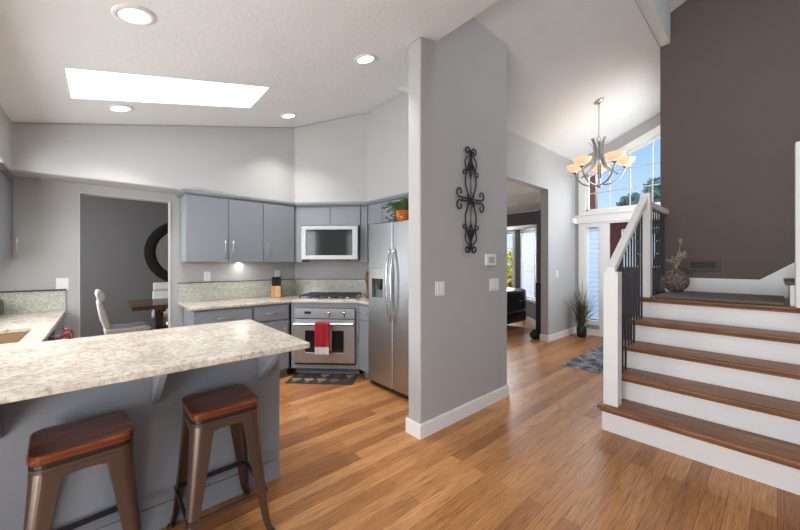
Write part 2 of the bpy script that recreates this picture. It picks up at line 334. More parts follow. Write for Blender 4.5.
# living room shell
S(B().prism([(-7.0,3.1),(-2.73,3.1),(-2.73,6.85),(-7.0,6.85)], lambda x,y: 2.46+.12*(6.85-y), lambda x,y: 2.56+.12*(6.85-y)).prism([(-6.86,6.902),(-3.40,6.902),(-4.2,7.7),(-6.05,7.7)], 2.17, 2.55), 'ceiling_living', 'ceil')
S(B().box(-3.35,-2.73,6.85,6.97,0,2.55).box(-7.0,-6.9,3.1,6.97,0,3.0).box(-7.0,-4.62,3.0,3.1,0,3.0).box(-6.9,-3.35,6.85,6.9,2.17,2.45), 'wall_living', 'living')
# bay: diagonal side and the front, each with a window opening
s2 = sqrt(.5)
def bay_side(name, m):   # local frame: x along the diagonal from (-3.35,6.85) outwards, z up, thickness outward
    b = B().cells([(0,1.2,0,2.17)], [(.1,1.1,.54,2.1)], lambda x,z:(x,0,z), lambda x,z:(x,-.1,z)); o = b.obj(name, m, kind='structure'); o.location = (-3.35,6.85,0); o.rotation_euler = (0,0,radians(135)); return o
bay_side('wall_bay_side', 'living')
S(B().cells([(-6.15,-4.2,0,2.17)], [(-5.95,-4.4,.54,2.1)], lambda x,z:(x,7.7,z), lambda x,z:(x,7.8,z)).prism([(-6.9,6.85),(-6.15,7.7),(-6.22,7.77),(-6.97,6.92)], 0, 2.17), 'wall_bay_front', 'living')
def win_local(name, x0, x1, z0, z1, nx, nz, parent_loc, rz, casing=.07, inside=1, glass=True):
    """frame lies in local y, inside face at y = 0, room on the -y*inside side"""
    root = bpy.data.objects.new(name, None); COL.objects.link(root); root.location = parent_loc; root.rotation_euler = (0,0,rz); root['kind'] = 'structure'
    a = -inside
    b = B(); y0, y1 = sorted((a*.02, -a*.002))
    b.box(x0-casing,x0,y0,y1,z0-casing,z1+casing).box(x1,x1+casing,y0,y1,z0-casing,z1+casing).box(x0,x1,y0,y1,z1,z1+casing).box(x0,x1,y0,y1,z0-casing,z0)
    y0, y1 = sorted((-a*.03, -a*.08))
    b.box(x0,x0+.035,y0,y1,z0,z1).box(x1-.035,x1,y0,y1,z0,z1).box(x0,x1,y0,y1,z1-.035,z1).box(x0,x1,y0,y1,z0,z0+.035)
    b.obj('window_frame', 'trim', root)
    b = B(); y0, y1 = sorted((-a*.045, -a*.06))
    for i in range(1, nx): x = x0+(x1-x0)*i/nx; b.box(x-.009,x+.009,y0,y1,z0+.03,z1-.03)
    for i in range(1, nz): z = z0+(z1-z0)*i/nz; b.box(x0+.03,x1-.03,y0-.001,y1+.001,z-.009,z+.009)
    if nx > 1 or nz > 1: b.obj('muntins', 'trim', root)
    y = -a*.052
    if glass: B().box(x0+.03,x1-.03,y-.002,y+.002,z0+.03,z1-.03).obj('window_pane', 'glass', root)
    return root
wb = win_local('window_2', .1, 1.1, .54, 2.1, 1, 1, (-3.35,6.85,0), radians(135), .06, inside=-1)
win_local('window_3', -5.95, -4.4, .54, 2.1, 4, 4, (0,7.7,0), 0, .06, inside=1)
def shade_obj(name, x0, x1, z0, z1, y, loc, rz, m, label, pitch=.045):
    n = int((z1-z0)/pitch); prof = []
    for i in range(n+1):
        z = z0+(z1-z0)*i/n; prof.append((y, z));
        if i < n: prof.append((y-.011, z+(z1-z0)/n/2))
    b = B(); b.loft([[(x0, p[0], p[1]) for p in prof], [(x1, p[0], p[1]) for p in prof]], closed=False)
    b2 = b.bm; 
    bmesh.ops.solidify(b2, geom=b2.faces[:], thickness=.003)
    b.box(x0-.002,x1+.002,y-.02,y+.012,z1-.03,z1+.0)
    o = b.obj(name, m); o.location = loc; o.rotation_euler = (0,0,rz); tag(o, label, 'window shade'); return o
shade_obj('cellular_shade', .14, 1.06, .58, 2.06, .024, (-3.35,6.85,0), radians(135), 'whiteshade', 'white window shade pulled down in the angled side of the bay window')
# dining room shell
S(B().box(-7.72,-7.6,-1.6,3.1,0,2.55), 'wall_dining_back', 'dining')
S(B().cells([(-7.72,-4.62,0,2.55)], [(-6.8,-5.3,.8,2.1)], lambda x,z:(x,-1.7,z), lambda x,z:(x,-1.6,z)), 'wall_dining_left', 'dining')  # opening added for the dining room fill
S(B().box(-7.72,-4.62,-1.7,3.1,2.5,2.6), 'ceiling_dining', 'ceil')
S(B().box(-7.6,-7.0,2.98,3.1,0,2.5), 'wall_dining_right', 'dining')
# doorway casing of the dining opening (painted corner bead)
S(B().box(-4.5,-4.492,-.176,-.164,0,2.052).box(-4.5,-4.492,.56,.572,0,2.052).box(-4.5,-4.492,-.164,.56,2.04,2.052), 'trim_dining_opening', 'soffit')
# baseboards
def bb(name, segs, z0=0, h=.12):
    b = B()
    for x0,x1,y0,y1 in segs: b.box(x0,x1,y0,y1,z0,h-.012).box(x0+.003,x1-.003,y0+.003,y1-.003,h-.012,h)
    S(b, name, 'trim', bevel=.003)
bb('baseboard_divider', [(-1.99,-1.82,1.825,1.84),(-1.835,-1.82,1.84,3.1),(-1.99,-1.82,3.1,3.115)])
bb('baseboard_hall', [(-2.6,-2.585,5.7,6.85),(-2.745,-2.585,5.685,5.7)])
bb('baseboard_entry', [(-2.585,-2.01,6.835,6.85)])
bb('baseboard_living', [(-3.35,-2.73,6.835,6.85)])
o = B().box(0,1.2,0,.015,0,.12).obj('baseboard_bay', 'trim', kind='structure'); o.location = (-3.35,6.85,0); o.rotation_euler = (0,0,radians(135))
bb('baseboard_dining', [(-7.6,-7.585,-1.6,3.1)])
# entry window + sidelight + ledge
root = bpy.data.objects.new('window_4', None); COL.objects.link(root); root['kind'] = 'structure'
b = B()
def rak(x0, x1, d0, d1, y0, y1): b.yprism([(x0,ws(x0)+d0),(x1,ws(x1)+d0),(x1,ws(x1)+d1),(x0,ws(x0)+d1)], y0, y1)
b.yprism([(-2.53,2.26),(-2.41,2.26),(-2.41,ws(-2.41)),(-2.53,ws(-2.53))], 6.825, 6.85); rak(-2.53,-.955,0,.13,6.825,6.85); b.box(-2.41,-.955,6.825,6.85,2.26,2.325)
b.box(-2.41,-2.37,6.87,6.93,2.325,ws(-2.41)); rak(-2.41,-1.06,-.05,0,6.87,6.93); b.box(-2.41,-1.06,6.87,6.93,2.325,2.36); b.box(-1.10,-1.06,6.87,6.93,2.325,ws(-1.08))
b.obj('window_frame', 'trim', root)
b = B()
for x in (-2.03, -1.71, -1.39): b.box(x-.008,x+.008,6.89,6.91,2.35,ws(x)-.03)
for z in (2.66, 3.02):
    x0 = max(-2.38, -1.72+(z-3.30+.05)/.42); b.box(x0,-1.1,6.891,6.909,z-.008,z+.008)
b.obj('muntins', 'muntin', root)
b = B(); b.yprism([(-2.38,2.35),(-1.09,2.35),(-1.09,ws(-1.09)-.04),(-2.38,ws(-2.38)-.04)], 6.898, 6.902); b.obj('window_pane', 'glass', root)
S(B().box(-2.6,-.95,6.80,6.85,2.10,2.24).box(-2.6,-.95,6.785,6.85,2.24,2.262).box(-2.6,-2.555,6.66,6.80,2.10,2.20), 'trim_entry_ledge', 'trim', bevel=.004)
root = bpy.data.objects.new('window_5', None); COL.objects.link(root); root['kind'] = 'structure'
B().box(-2.53,-2.41,6.825,6.85,.12,2.10).box(-2.41,-2.168,6.825,6.85,2.02,2.10).box(-2.41,-2.168,6.815,6.85,.20,.28).box(-2.41,-2.385,6.86,6.94,.27,2.02).box(-2.193,-2.168,6.86,6.94,.27,2.02).obj('window_frame', 'trim', root)
B().box(-2.385,-2.193,6.93,6.934,.27,2.02).obj('window_pane', 'glass', root)
S(B().box(-2.168,-2.01,6.82,6.85,0,2.10).box(-1.06,-.95,6.82,6.85,0,2.10).box(-2.01,-1.06,6.82,6.85,2.07,2.10), 'trim_door_casing', 'trim')
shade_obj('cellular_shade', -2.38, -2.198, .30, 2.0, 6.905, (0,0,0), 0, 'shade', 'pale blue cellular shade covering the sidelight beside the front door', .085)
# front door
root = bpy.data.objects.new('door_1', None); COL.objects.link(root); root['kind'] = 'structure'
B().cells([(-2.01,-1.06,.01,2.07)], [(-1.81,-1.27,1.30,1.93)], lambda x,z:(x,6.87,z), lambda x,z:(x,6.92,z)).obj('door_panel', 'maroon', root)
b = B()
for i in range(1,3): x = -1.81+.54*i/3; b.box(x-.01,x+.01,6.88,6.91,1.30,1.93); z = 1.30+.63*i/3; b.box(-1.81,-1.27,6.88,6.91,z-.01,z+.01)
b.box(-1.83,-1.81,6.86,6.93,1.28,1.95).box(-1.27,-1.25,6.86,6.93,1.28,1.95).box(-1.83,-1.25,6.86,6.93,1.28,1.30).box(-1.83,-1.25,6.86,6.93,1.93,1.95)
b.obj('muntins', 'trim', root)
B().box(-1.81,-1.27,6.893,6.897,1.30,1.93).obj('door_glass', 'glass', root)
B().box(-1.96,-1.90,6.855,6.87,.35,1.15).box(-1.17,-1.11,6.855,6.87,.35,1.15).box(-1.90,-1.17,6.855,6.87,.35,.41).box(-1.90,-1.17,6.855,6.87,1.09,1.15).obj('door_moulding', 'maroon', root)
B().lathe([(.0,0),(.012,.0),(.012,.03),(.028,.04),(.03,.06),(.018,.075),(.0,.078)], 16).obj('door_handle', 'nickel', root, loc=(-1.94,6.85,.98)).rotation_euler = (pi/2,0,0)
# skirt board on the brown wall
S(B().yprism([(-.95,1.0),(2.3,1.0),(2.3,3.07),(-.119,1.187),(-.95,1.187)], 5.08, 5.1), 'baseboard_landing', 'trim', bevel=.003)

# ------------------------------------------------------------------ STAIRS
TY = [3.03 + .27*i for i in range(5)]; R_ = .202; X0, X1 = -.955, .25
st = thing('staircase', 'five-step staircase with white risers and brown wooden treads', 'staircase', (X0,3.06,0))
def loc_(b, dx, dy, dz=0):
    bmesh.ops.translate(b.bm, verts=b.bm.verts, vec=(-dx,-dy,-dz)); return b
OX, OY = X0, 3.06
for i in range(5):
    z = R_*(i+1); y = TY[i]
    loc_(B().box(X0 if i == 0 else X0+.02, X1, y+.03, y+.05, z-R_, z-.03), OX, OY).obj('riser', 'trim', st)
    yb = TY[i+1]+.03 if i < 4 else 4.40
    b = B().box(X0-.03 if i < 4 else X0, X1, y, yb, z-.03, z)
    if i == 4: b = B().box(X0, X1, y, yb, z-.03, z)
    loc_(b, OX, OY).obj('tread', 'tread', st, bevel=.012, seg=3)
    loc_(B().box(X0-.015, X1, y+.018, y+.03, z-.048, z-.03), OX, OY).obj('nosing_strip', 'tread', st)
b = B()
for i in range(5): b.box(X0, X0+.02, TY[i]+.05, 4.40, R_*i, R_*(i+1)-.031)
loc_(b, OX, OY).obj('stringer', 'trim', st)
loc_(B().box(X0, X1-.02, 4.40, 5.08, R_*5-.03, R_*5).box(X0, X0+.02, 4.40, 5.08, 0, R_*5-.031), OX, OY).obj('landing', 'tread', st)
LZ = R_*5
tag(B().cells([(-.82,.045,4.13,4.98)], [], lambda x,y:(x,y,LZ+.001), lambda x,y:(x,y,LZ+.03)).obj('landing_mat', 'carpet', bevel=.013, seg=3), 'dark grey-brown mat lying on the stair landing', 'mat')
up = thing('upper_staircase', 'grey carpeted step turning right off the stair landing', 'staircase', (.07,4.7,LZ))
for i in range(8):
    x = .07+.28*i; z = LZ+.2*(i+1)
    b = B().box(x, x+.28, 4.19, 5.08, LZ+.001, z-.03); bmesh.ops.translate(b.bm, verts=b.bm.verts, vec=(-.07,-4.7,-LZ)); b.obj('riser', 'trim', up)
    b = B().box(x-.03, x+.28, 4.19, 5.08, z-.03, z); bmesh.ops.translate(b.bm, verts=b.bm.verts, vec=(-.07,-4.7,-LZ)); b.obj('tread', 'carpet', up, bevel=.012)
S(B().yprism([(.252,0),(2.31,0),(2.31,2.57)]+[p for i in range(7,0,-1) for p in ((.07+.28*i,LZ+.2*(i+1)-.03),(.07+.28*i,LZ+.2*i-.03))]+[(.252,LZ+.17)], 4.172, 4.188), 'wall_under_stairs', 'wall')
loc_(B().xprism([(3.08,0),(4.168,0),(4.168,LZ-.031)]+[p for i in range(4,0,-1) for p in ((TY[i]+.03,R_*(i+1)-.031),(TY[i]+.03,R_*i-.031))]+[(3.08,R_-.031)], X1, X1+.02), OX, OY).obj('stringer', 'trim', st)
tag(B().prism([(.093,4.05),(.25,4.05),(.25,4.17),(.093,4.17)], LZ+.001, 2.31).obj('newel_post', 'trim', bevel=.008), 'white post at the right end of the top step', 'post')
# railing
rl = thing('stair_railing', 'white handrail and two white posts with thin dark balusters on the stairs', 'railing', (-.9,3.14,R_))
def rloc(b): bmesh.ops.translate(b.bm, verts=b.bm.verts, vec=(.9,-3.14,-R_)); return b
rloc(B().box(-.953,-.848,3.085,3.19,R_+.001,1.29)).obj('newel_post', 'trim', rl, bevel=.004)
rloc(B().box(-.942,-.85,4.12,4.212,LZ+.001,2.03).box(-.938,-.854,4.124,4.208,2.03,2.07)).obj('newel_post', 'trim', rl, bevel=.006)
def hz(y): return 1.30 + (2.0-1.30)*(y-3.09)/(4.12-3.09)
rloc(B().loft([[(x, y, hz(y)+dz) for x, dz in ((-.932,-.032),(-.868,-.032),(-.868,.030),(-.932,.030))] for y in (3.09, 4.12)])).obj('handrail', 'trim', rl, bevel=.005)
rloc(B().box(-.935,-.865,4.212,5.098,1.94,2.0)).obj('handrail', 'trim', rl, bevel=.005)
for i, y in enumerate([3.23+.0885*k for k in range(10)]):
    z0 = R_*(1+int((y-3.03)/.27))
    rloc(B().box(-.907,-.893,y-.007,y+.007,z0+.001,hz(y)-.034)).obj('baluster', 'baluster', rl)
for i in range(8):
    y = 4.30+.103*i
    rloc(B().box(-.907,-.893,y-.007,y+.007,LZ+.001,1.941).box(-.916,-.884,y-.016,y+.016,LZ+.001,LZ+.02)).obj('baluster', 'baluster', rl)

# ------------------------------------------------------------------ KITCHEN
def handle(b, x, y, z, L_, vert=True, r=.005, so=.03):
    if vert: b.tube([(x,y-so,z),(x,y-so,z+L_)], r, 8).tube([(x,y-so,z+.02),(x,y,z+.02)], r*.8, 6).tube([(x,y-so,z+L_-.02),(x,y,z+L_-.02)], r*.8, 6)
    else: b.tube([(x,y-so,z),(x+L_,y-so,z)], r, 8).tube([(x+.02,y-so,z),(x+.02,y,z)], r*.8, 6).tube([(x+L_-.02,y-so,z),(x+L_-.02,y,z)], r*.8, 6)
    return b
def cab(name, label, cat, loc, rz, Wd, D, z0, z1, doors=(), drawers=(), kick=0, crown=False, poly=None, group=None):
    """front plane y = 0, back at y = D"""
    t = thing(name, label, cat, loc, rz, group)
    b = B().box(0, Wd, 0, D, z0+kick, z1)
    if kick: b.box(0, Wd, .07, D, z0+.001, z0+kick)
    b.obj('carcass', 'cab', t)
    for (x0,x1,za,zb,hx,hzz,hl,vert) in doors:
        d = B().box(x0+.003, x1-.003, -.019, -.001, za+.002, zb-.002).obj('door', 'cab', t, bevel=.002)
        if hl: handle(B(), hx, -.019, hzz, hl, vert).obj('handle', 'nickel', d, smooth=True)
    for (x0,x1,za,zb) in drawers:
        d = B().box(x0+.003, x1-.003, -.019, -.001, za+.002, zb-.002).obj('drawer', 'cab', t, bevel=.002)
        handle(B(), (x0+x1)/2-.08, -.019, (za+zb)/2, .16, False).obj('handle', 'nickel', d, smooth=True)
    return t
# back run uppers (wall X = -4.5): local x -> +Y, local y -> -X
cab('upper_cabinet', 'grey-blue double-door wall cabinet left of the corner, above the knife block counter', 'cabinet', (-4.15,.655,0), pi/2, .80, .348, 1.37, 2.09,
    [(.0,.415,1.37,2.085,.375,1.40,.21,True),(.415,.80,1.37,2.085,.455,1.40,.21,True)])
cab('upper_cabinet', 'grey-blue single-door wall cabinet between the double-door unit and the microwave corner', 'cabinet', (-4.15,1.456,0), pi/2, .395, .348, 1.37, 2.09,
    [(.0,.395,1.37,2.085,.04,1.40,.20,True)])
# corner uppers: corner face c: Y = X + 6.04
def diag(c, s): return None
dx0 = (-4.16, 1.88)
t = thing('upper_cabinet', 'low grey-blue corner cabinet with two doors above the microwave', 'cabinet', (-4.165,1.865,0), pi/4)
LD = .67*sqrt(2)+.006
B().box(.005,LD,0,.32,1.835,2.09).box(.005,.10,0,.3,1.37,1.835).box(LD-.10,LD,0,.3,1.37,1.835).obj('carcass', 'cab', t)
for x0, x1 in ((.085,.473),(.479,.865)): B().box(x0,x1,-.019,-.001,1.842,2.075).obj('door', 'cab', t, bevel=.002)
cab('upper_cabinet', 'grey-blue wall cabinets over the refrigerator', 'cabinet', (-3.46,2.53,0), 0, 1.48, .36, 1.84, 2.09,
    [(.03,.30,1.84,2.085,0,0,0,True),(.30,.86,1.84,2.085,0,0,0,True),(.86,1.44,1.84,2.085,0,0,0,True)])
# crown moulding along the top of the uppers
def crown(o):
    k = o*.4142
    return [(-4.5,.655-o),(-4.15+o,.655-o),(-4.15+o,1.863-k),(-3.466+k,2.53-o),(-1.977,2.53-o),(-1.977,2.54),(-3.5,2.545),(-4.165,1.88),(-4.165,.68),(-4.5,.68)]
b = B().prism(crown(.022), 2.092, 2.106).prism(crown(.034), 2.106, 2.136)
tag(b.obj('crown_moulding', 'cab', bevel=.004), 'grey-blue crown moulding along the top of the wall cabinets', 'moulding')
# left wall upper
cab('upper_cabinet', 'grey-blue wall cabinet cut off by the left edge of the photo', 'cabinet', (-3.93,-.612,0), pi, .565, .316, 1.385, 2.09,
    [(.0,.488,1.385,2.085,.462,1.41,.20,True),(.488,.563,1.385,2.085,.512,1.41,.20,True)])
tag(B().box(-4.499,-3.92,-.62,-.585,2.092,2.128).obj('crown_moulding', 'cab', bevel=.004), 'crown moulding above the left-edge wall cabinet', 'moulding')
# back run bases
cab('base_cabinet', 'grey-blue base cabinet with drawer at the doorway end of the back counter', 'cabinet', (-3.87,.685,0), pi/2, .56, .625, 0, .884,
    [(.01,.275,.11,.68,.24,.45,.16,True),(.275,.55,.11,.68,.31,.45,.16,True)], [(.01,.55,.70,.865)], kick=.10)
cab('base_cabinet', 'grey-blue base cabinet with drawer between the oven corner and the first base unit', 'cabinet', (-3.87,1.247,0), pi/2, .42, .625, 0, .884,
    [(.01,.40,.11,.68,.35,.45,.16,True)], [(.01,.40,.70,.865)], kick=.10)
# oven corner base
t = thing('base_cabinet', 'grey-blue corner cabinet framing the built-in oven', 'cabinet', (-3.865,1.69,0), pi/4)
WB = .582*sqrt(2)
B().box(.0,.045,0,.6,.10,.884).box(WB-.045,WB,0,.6,.10,.884).box(.045,WB-.045,0,.6,.825,.884).box(.045,WB-.045,0,.6,.10,.15).box(.02,WB-.02,.10,.6,.001,.10).obj('carcass', 'cab', t)
cab('base_cabinet', 'narrow grey-blue base cabinet between the oven and the refrigerator', 'cabinet', (-3.278,2.272,0), 0, .215, .62, 0, .884,
    [(.012,.205,.11,.68,.03,.42,.22,True)], [(.012,.205,.70,.865)], kick=.10)
# countertops
tag(B().prism([(-4.498,.64),(-3.84,.64),(-3.84,1.68),(-3.28,2.24),(-3.065,2.24),(-3.065,2.898),(-3.622,2.898),(-4.498,2.022)], .885, .915).obj('countertop', 'granite', bevel=.006), 'light granite countertop along the back wall around the cooktop', 'countertop')
HOLE = (-3.47,-2.865,-.80,-.36)
tag(B().cells([(-4.498,-2.79,-.928,-.26),(-2.79,-1.758,-.928,.88)], [HOLE], lambda x,y:(x,y,.883), lambda x,y:(x,y,.915)).obj('countertop', 'granite', bevel=.006), 'cream granite countertop of the breakfast bar and sink run', 'countertop')
b = B().cells([(HOLE[0]-.02,HOLE[1]+.02,HOLE[2]-.02,HOLE[3]+.02)], [HOLE], lambda x,y:(x,y,.68), lambda x,y:(x,y,.882)).box(HOLE[0]-.02,HOLE[1]+.02,HOLE[2]-.02,HOLE[3]+.02,.66,.68)
tag(b.obj('sink', 'sink'), 'tan undermount sink basin in the left counter', 'sink')
# backsplashes
tag(B().box(-4.499,-4.485,.64,2.012,.916,1.115).box(-4.499,-4.478,.635,2.008,1.115,1.125).prism([(-4.487,2.022),(-3.625,2.884),(-3.635,2.894),(-4.497,2.032)], .916, 1.115).prism([(-4.479,2.022),(-3.617,2.884),(-3.635,2.894),(-4.497,2.032)], 1.115, 1.125).obj('backsplash', 'mosaic'), 'mottled green-beige backsplash strip behind the cooktop counter', 'backsplash')
tag(B().box(-4.499,-4.485,-.91,-.262,.916,1.10).obj('backsplash', 'mosaic'), 'pearly mosaic backsplash strip beside the dining doorway', 'backsplash')
tag(B().box(-4.499,-4.475,-.91,-.258,1.101,1.115).obj('backsplash_trim', 'pencil'), 'dark trim strip on top of the mosaic beside the doorway', 'trim')
b = B(); b.box(-4.499,-4.476,.634,2.0,1.126,1.134).prism([(-4.476,2.024),(-3.62,2.880),(-3.635,2.894),(-4.495,2.034)], 1.126, 1.134)
tag(b.obj('backsplash_trim', 'pencil'), 'dark trim strip on top of the backsplash behind the cooktop', 'trim')
# peninsula base
t = thing('breakfast_bar_base', 'grey-blue panelled base of the breakfast bar behind the stools', 'cabinet', (-2.1,.84,0))
def pl(b): bmesh.ops.translate(b.bm, verts=b.bm.verts, vec=(2.1,-.84,0)); return b
pl(B().box(-2.74,-2.1,-.92,.84,.135,.882).box(-2.73,-2.108,-.92,.832,.125,.135)).obj('carcass', 'cab', t)
pl(B().box(-2.74,-2.1,-.92,.84,.001,.125)).obj('kickboard', 'cab', t)
for y in (-.32,.20,.72):
    pl(B().yprism([(-2.099,.655),(-2.085,.655),(-1.80,.865),(-1.80,.882),(-2.099,.882)], y-.015, y+.015)).obj('bracket', 'cab', t, bevel=.002)
# sink run base + dishwasher
sb = cab('base_cabinet', 'grey-blue sink base cabinet under the left counter', 'cabinet', (-2.80,-.29,0), pi, .68, .6, 0, .66, [(.01,.34,.11,.65,.3,.4,.16,True),(.34,.67,.11,.65,.38,.4,.16,True)], kick=.1)
B().box(.0,.68,.002,.02,.662,.88).obj('apron_panel', 'cab', sb)
B().tube([(.22,-.095,.835),(.80,-.095,.835)], .007, 8).tube([(.24,-.095,.835),(.24,0,.835)], .006, 8).tube([(.66,-.095,.835),(.66,.01,.835)], .006, 8).obj('towel_bar', 'nickel', sb)
dwt = thing('dishwasher', 'steel dishwasher front under the left counter between sink and doorway', 'dishwasher', (-3.80,-.29,0))
B().box(-.30,.30,-.6,0,.10,.88).obj('body', 'steel_side', dwt)
d = B().box(-.298,.298,.001,.03,.11,.875).obj('door', 'steel', dwt, bevel=.004)
B().tube([(-.26,.075,.80),(.26,.075,.80)], .011, 10).tube([(-.22,.03,.80),(-.22,.075,.80)], .008).tube([(.22,.03,.80),(.22,.075,.80)], .008).obj('handle', 'chrome', d, smooth=True)
cab('base_cabinet', 'grey-blue filler cabinet in the corner by the doorway', 'cabinet', (-4.11,-.29,0), pi, .38, .6, 0, .88, [(.01,.37,.11,.87,.05,.45,.16,True)], kick=.1)
def hung_towel(name, label, L0, L1, wdt, r, loc, rz, m, group=None, thick=.012, band=None, parent=None):
    """towel folded over a bar along local x; front side at -y"""
    prof = []; 
    prof += [(-r-.002*sin(i*1.3), -L0 + L0*i/8) for i in range(8)]
    prof += [(-r*cos(pi*i/8), r*sin(pi*i/8)) for i in range(9)]
    prof += [(r, -L1*i/6) for i in range(1, 7)]
    b = B(); nx = 8
    rings = []
    for k in range(nx+1):
        x = -wdt/2 + wdt*k/nx
        rings.append([(x, p[0]*(1+.25*sin(k*1.7)*max(0,-p[1])/L0), p[1]) for p in prof])
    b.loft(rings, closed=False); bmesh.ops.solidify(b.bm, geom=b.bm.faces[:], thickness=-thick)
    o = b.obj(name, m, smooth=True); o.location = loc; o.rotation_euler = (0,0,rz); tag(o, label, 'towel', group); return o
hung_towel('towel', 'taupe towel on the sink cabinet bar, nearest the breakfast bar', .34,.28,.12,.024, (-3.12,-.195,.835), pi, 'beigecloth')
hung_towel('towel', 'middle red towel hanging on the bar under the left counter', .36,.3,.13,.028, (-3.265,-.195,.835), pi, 'red')
hung_towel('towel', 'grey towel hanging between two red towels under the left counter', .30,.26,.05,.022, (-3.375,-.195,.835), pi, 'greycloth')
hung_towel('towel', 'red towel hanging nearest the doorway under the left counter', .34,.3,.13,.030, (-3.49,-.195,.835), pi, 'red')
# oven, local diag frame
ov = thing('built_in_oven', 'stainless steel built-in oven in the corner base cabinet', 'oven', (-3.865,1.69,0), pi/4)
a0, a1 = .05, WB-.05
B().box(a0,a1,.0,.5,.155,.82).obj('body', 'black', ov)
pn = B().box(a0,a1,-.03,-.001,.70,.818).obj('control_panel', 'steel', ov, bevel=.004)
B().box(a0+.12,a0+.20,-.033,-.030,.755,.785).obj('display', 'black', pn)
for x in (a0+.42, a0+.60): B().lathe([(.018,0),(.016,.022),(.006,.024)], 16).obj('knob', 'chrome', pn, loc=(x,-.03,.77)).rotation_euler = (pi/2,0,0)
for x in (a0+.42, a0+.60): B().box(x-.005,x+.005,-.034,-.030,.715,.80).obj('knob_mark', 'black', pn)
dr = B().cells([(a0,a1,.175,.69)], [(a0+.13,a1-.13,.30,.56)], lambda x,z:(x,-.001,z), lambda x,z:(x,-.035,z)).obj('door', 'steel', ov, bevel=.004)
B().box(a0+.13,a1-.13,-.028,-.006,.30,.56).obj('door_window', 'ovenglass', dr)
B().tube([(a0+.01,-.085,.645),(a1-.01,-.085,.645)], .016, 12).box(a0+.02,a0+.05,-.085,-.03,.633,.657).box(a1-.05,a1-.02,-.085,-.03,.633,.657).obj('handle', 'chrome', dr, smooth=False)
B().box(a0,a1,-.02,-.001,.155,.172).obj('vent_strip', 'black', ov)
c45, s45 = cos(pi/4), sin(pi/4)
def D2(x, y, z=0): return (-3.865 + x*c45 - y*s45, 1.69 + x*s45 + y*c45, z)
tw = thing('towel', 'red kitchen towel with a white border hanging over the oven handle', 'towel', D2(a0+.355,-.085,.645), pi/4)
def towel_part(name, z0, z1, x0, x1, y, m, th=.008):
    b = B(); n = 10; rings = []
    for j in range(7):
        z = z0+(z1-z0)*j/6; rings.append([(x0+(x1-x0)*i/n, y-.006*sin(i*1.5)*(1-.5*j/6), z) for i in range(n+1)]+[(x0+(x1-x0)*i/n, y+th-.006*sin(i*1.5)*(1-.5*j/6), z) for i in range(n, -1, -1)])
    b.loft(rings); return b.obj(name, m, tw, smooth=False)
b = B(); prof = [(-.028*cos(pi*i/10), .026*sin(pi*i/10)-.004) for i in range(11)]+[(.020*cos(pi*i/10), .018*sin(pi*i/10)-.004) for i in range(11)]
b.loft([[(x, p[0], p[1]) for p in prof] for x in (-.085,.085)]); b.obj('fold', 'red', tw)
towel_part('front_panel', -.26, .0, -.085, .085, -.028, 'red'); towel_part('white_border', -.345, -.26, -.083, .083, -.028, 'whitecloth')
towel_part('back_panel', -.32, .0, -.075, .105, .019, 'beigecloth')
# cooktop
ck = thing('cooktop', 'stainless gas cooktop with black grates set in the corner counter', 'cooktop', D2(WB/2,.30,.916), pi/4)
B().box(-.37,.37,-.25,.25,0,.012).obj('tray', 'chrome', ck, bevel=.004)
for gx in (-.235, 0, .235):
    b = B()
    for dx in (-.105, .105): b.box(gx+dx-.006,gx+dx+.006,-.21,.21,.034,.048)
    for dy in (-.21,-.1,0,.1,.21): b.box(gx-.105,gx+.105,dy-.006,dy+.006,.036,.05)
    for dx in (-.105,.105):
        for dy in (-.21,.21): b.box(gx+dx-.008,gx+dx+.008,dy-.008,dy+.008,.012,.034)
    b.obj('grate', 'black', ck)
    for dy in (-.1,.1): B().lathe([(.045,.012),(.045,.022),(.03,.03),(.0,.031)], 18, (gx,dy,0)).obj('burner', 'chrome', ck)
for i in range(5): B().lathe([(.018,.012),(.015,.034),(0,.035)], 14, (-.20+.1*i,-.232,0)).obj('knob', 'black', ck)
# microwave
mw = thing('microwave', 'stainless steel microwave with dark glass door mounted over the cooktop', 'microwave', (-4.165,1.865,0), pi/4)
m0, m1 = .135, LD-.105
B().box(m0,m1,-.09,.29,1.405,1.82).obj('body', 'steel_side', mw)
dr = B().cells([(m0-.005,m1+.005,1.40,1.825)], [(m0+.06,m1-.065,1.455,1.775)], lambda x,z:(x,-.091,z), lambda x,z:(x,-.125,z)).obj('door', 'satin', mw, bevel=.005)
B().box(m0+.06,m1-.065,-.118,-.092,1.455,1.775).obj('door_window', 'mwglass', dr)
B().box(m0+.1,m1-.1,-.11,-.09,1.385,1.40).obj('bottom_vent', 'black', mw)
# fridge
fr = thing('refrigerator', 'stainless steel side-by-side refrigerator with water dispenser', 'refrigerator', (-2.6,2.23,0))
B().box(-.45,.455,.065,.66,.05,1.77).obj('body', 'steel_side', fr, bevel=.006)
d = B().cells([(-.45,-.032,.055,1.785)], [(-.385,-.165,.965,1.29)], lambda x,z:(x,.06,z), lambda x,z:(x,0,z)).obj('door', 'steel', fr, bevel=.012, seg=3)
ds = B().cells([(-.392,-.158,.958,1.297)], [(-.37,-.18,.985,1.19)], lambda x,z:(x,.01,z), lambda x,z:(x,-.006,z)).obj('dispenser', 'nickel', d)
B().box(-.384,-.166,.045,.058,.966,1.289).obj('dispenser_recess', 'steel_side', d)
B().box(-.33,-.22,.008,.04,1.13,1.19).box(-.30,-.25,.012,.035,1.07,1.13).obj('dispenser_spout', 'black', d)
d2 = B().box(-.024,.455,0,.06,.055,1.785).obj('door', 'steel', fr, bevel=.012, seg=3)
for px, dd in ((-.062,d),(.008,d2)):
    z0, z1 = .76, 1.50
    b = B(); b.tube([(px + (.0), -.004-.052*sin(pi*i/16)**.6 , z0+(z1-z0)*i/16) for i in range(17)], .013, 10); b.obj('handle', 'chrome', dd, smooth=True)
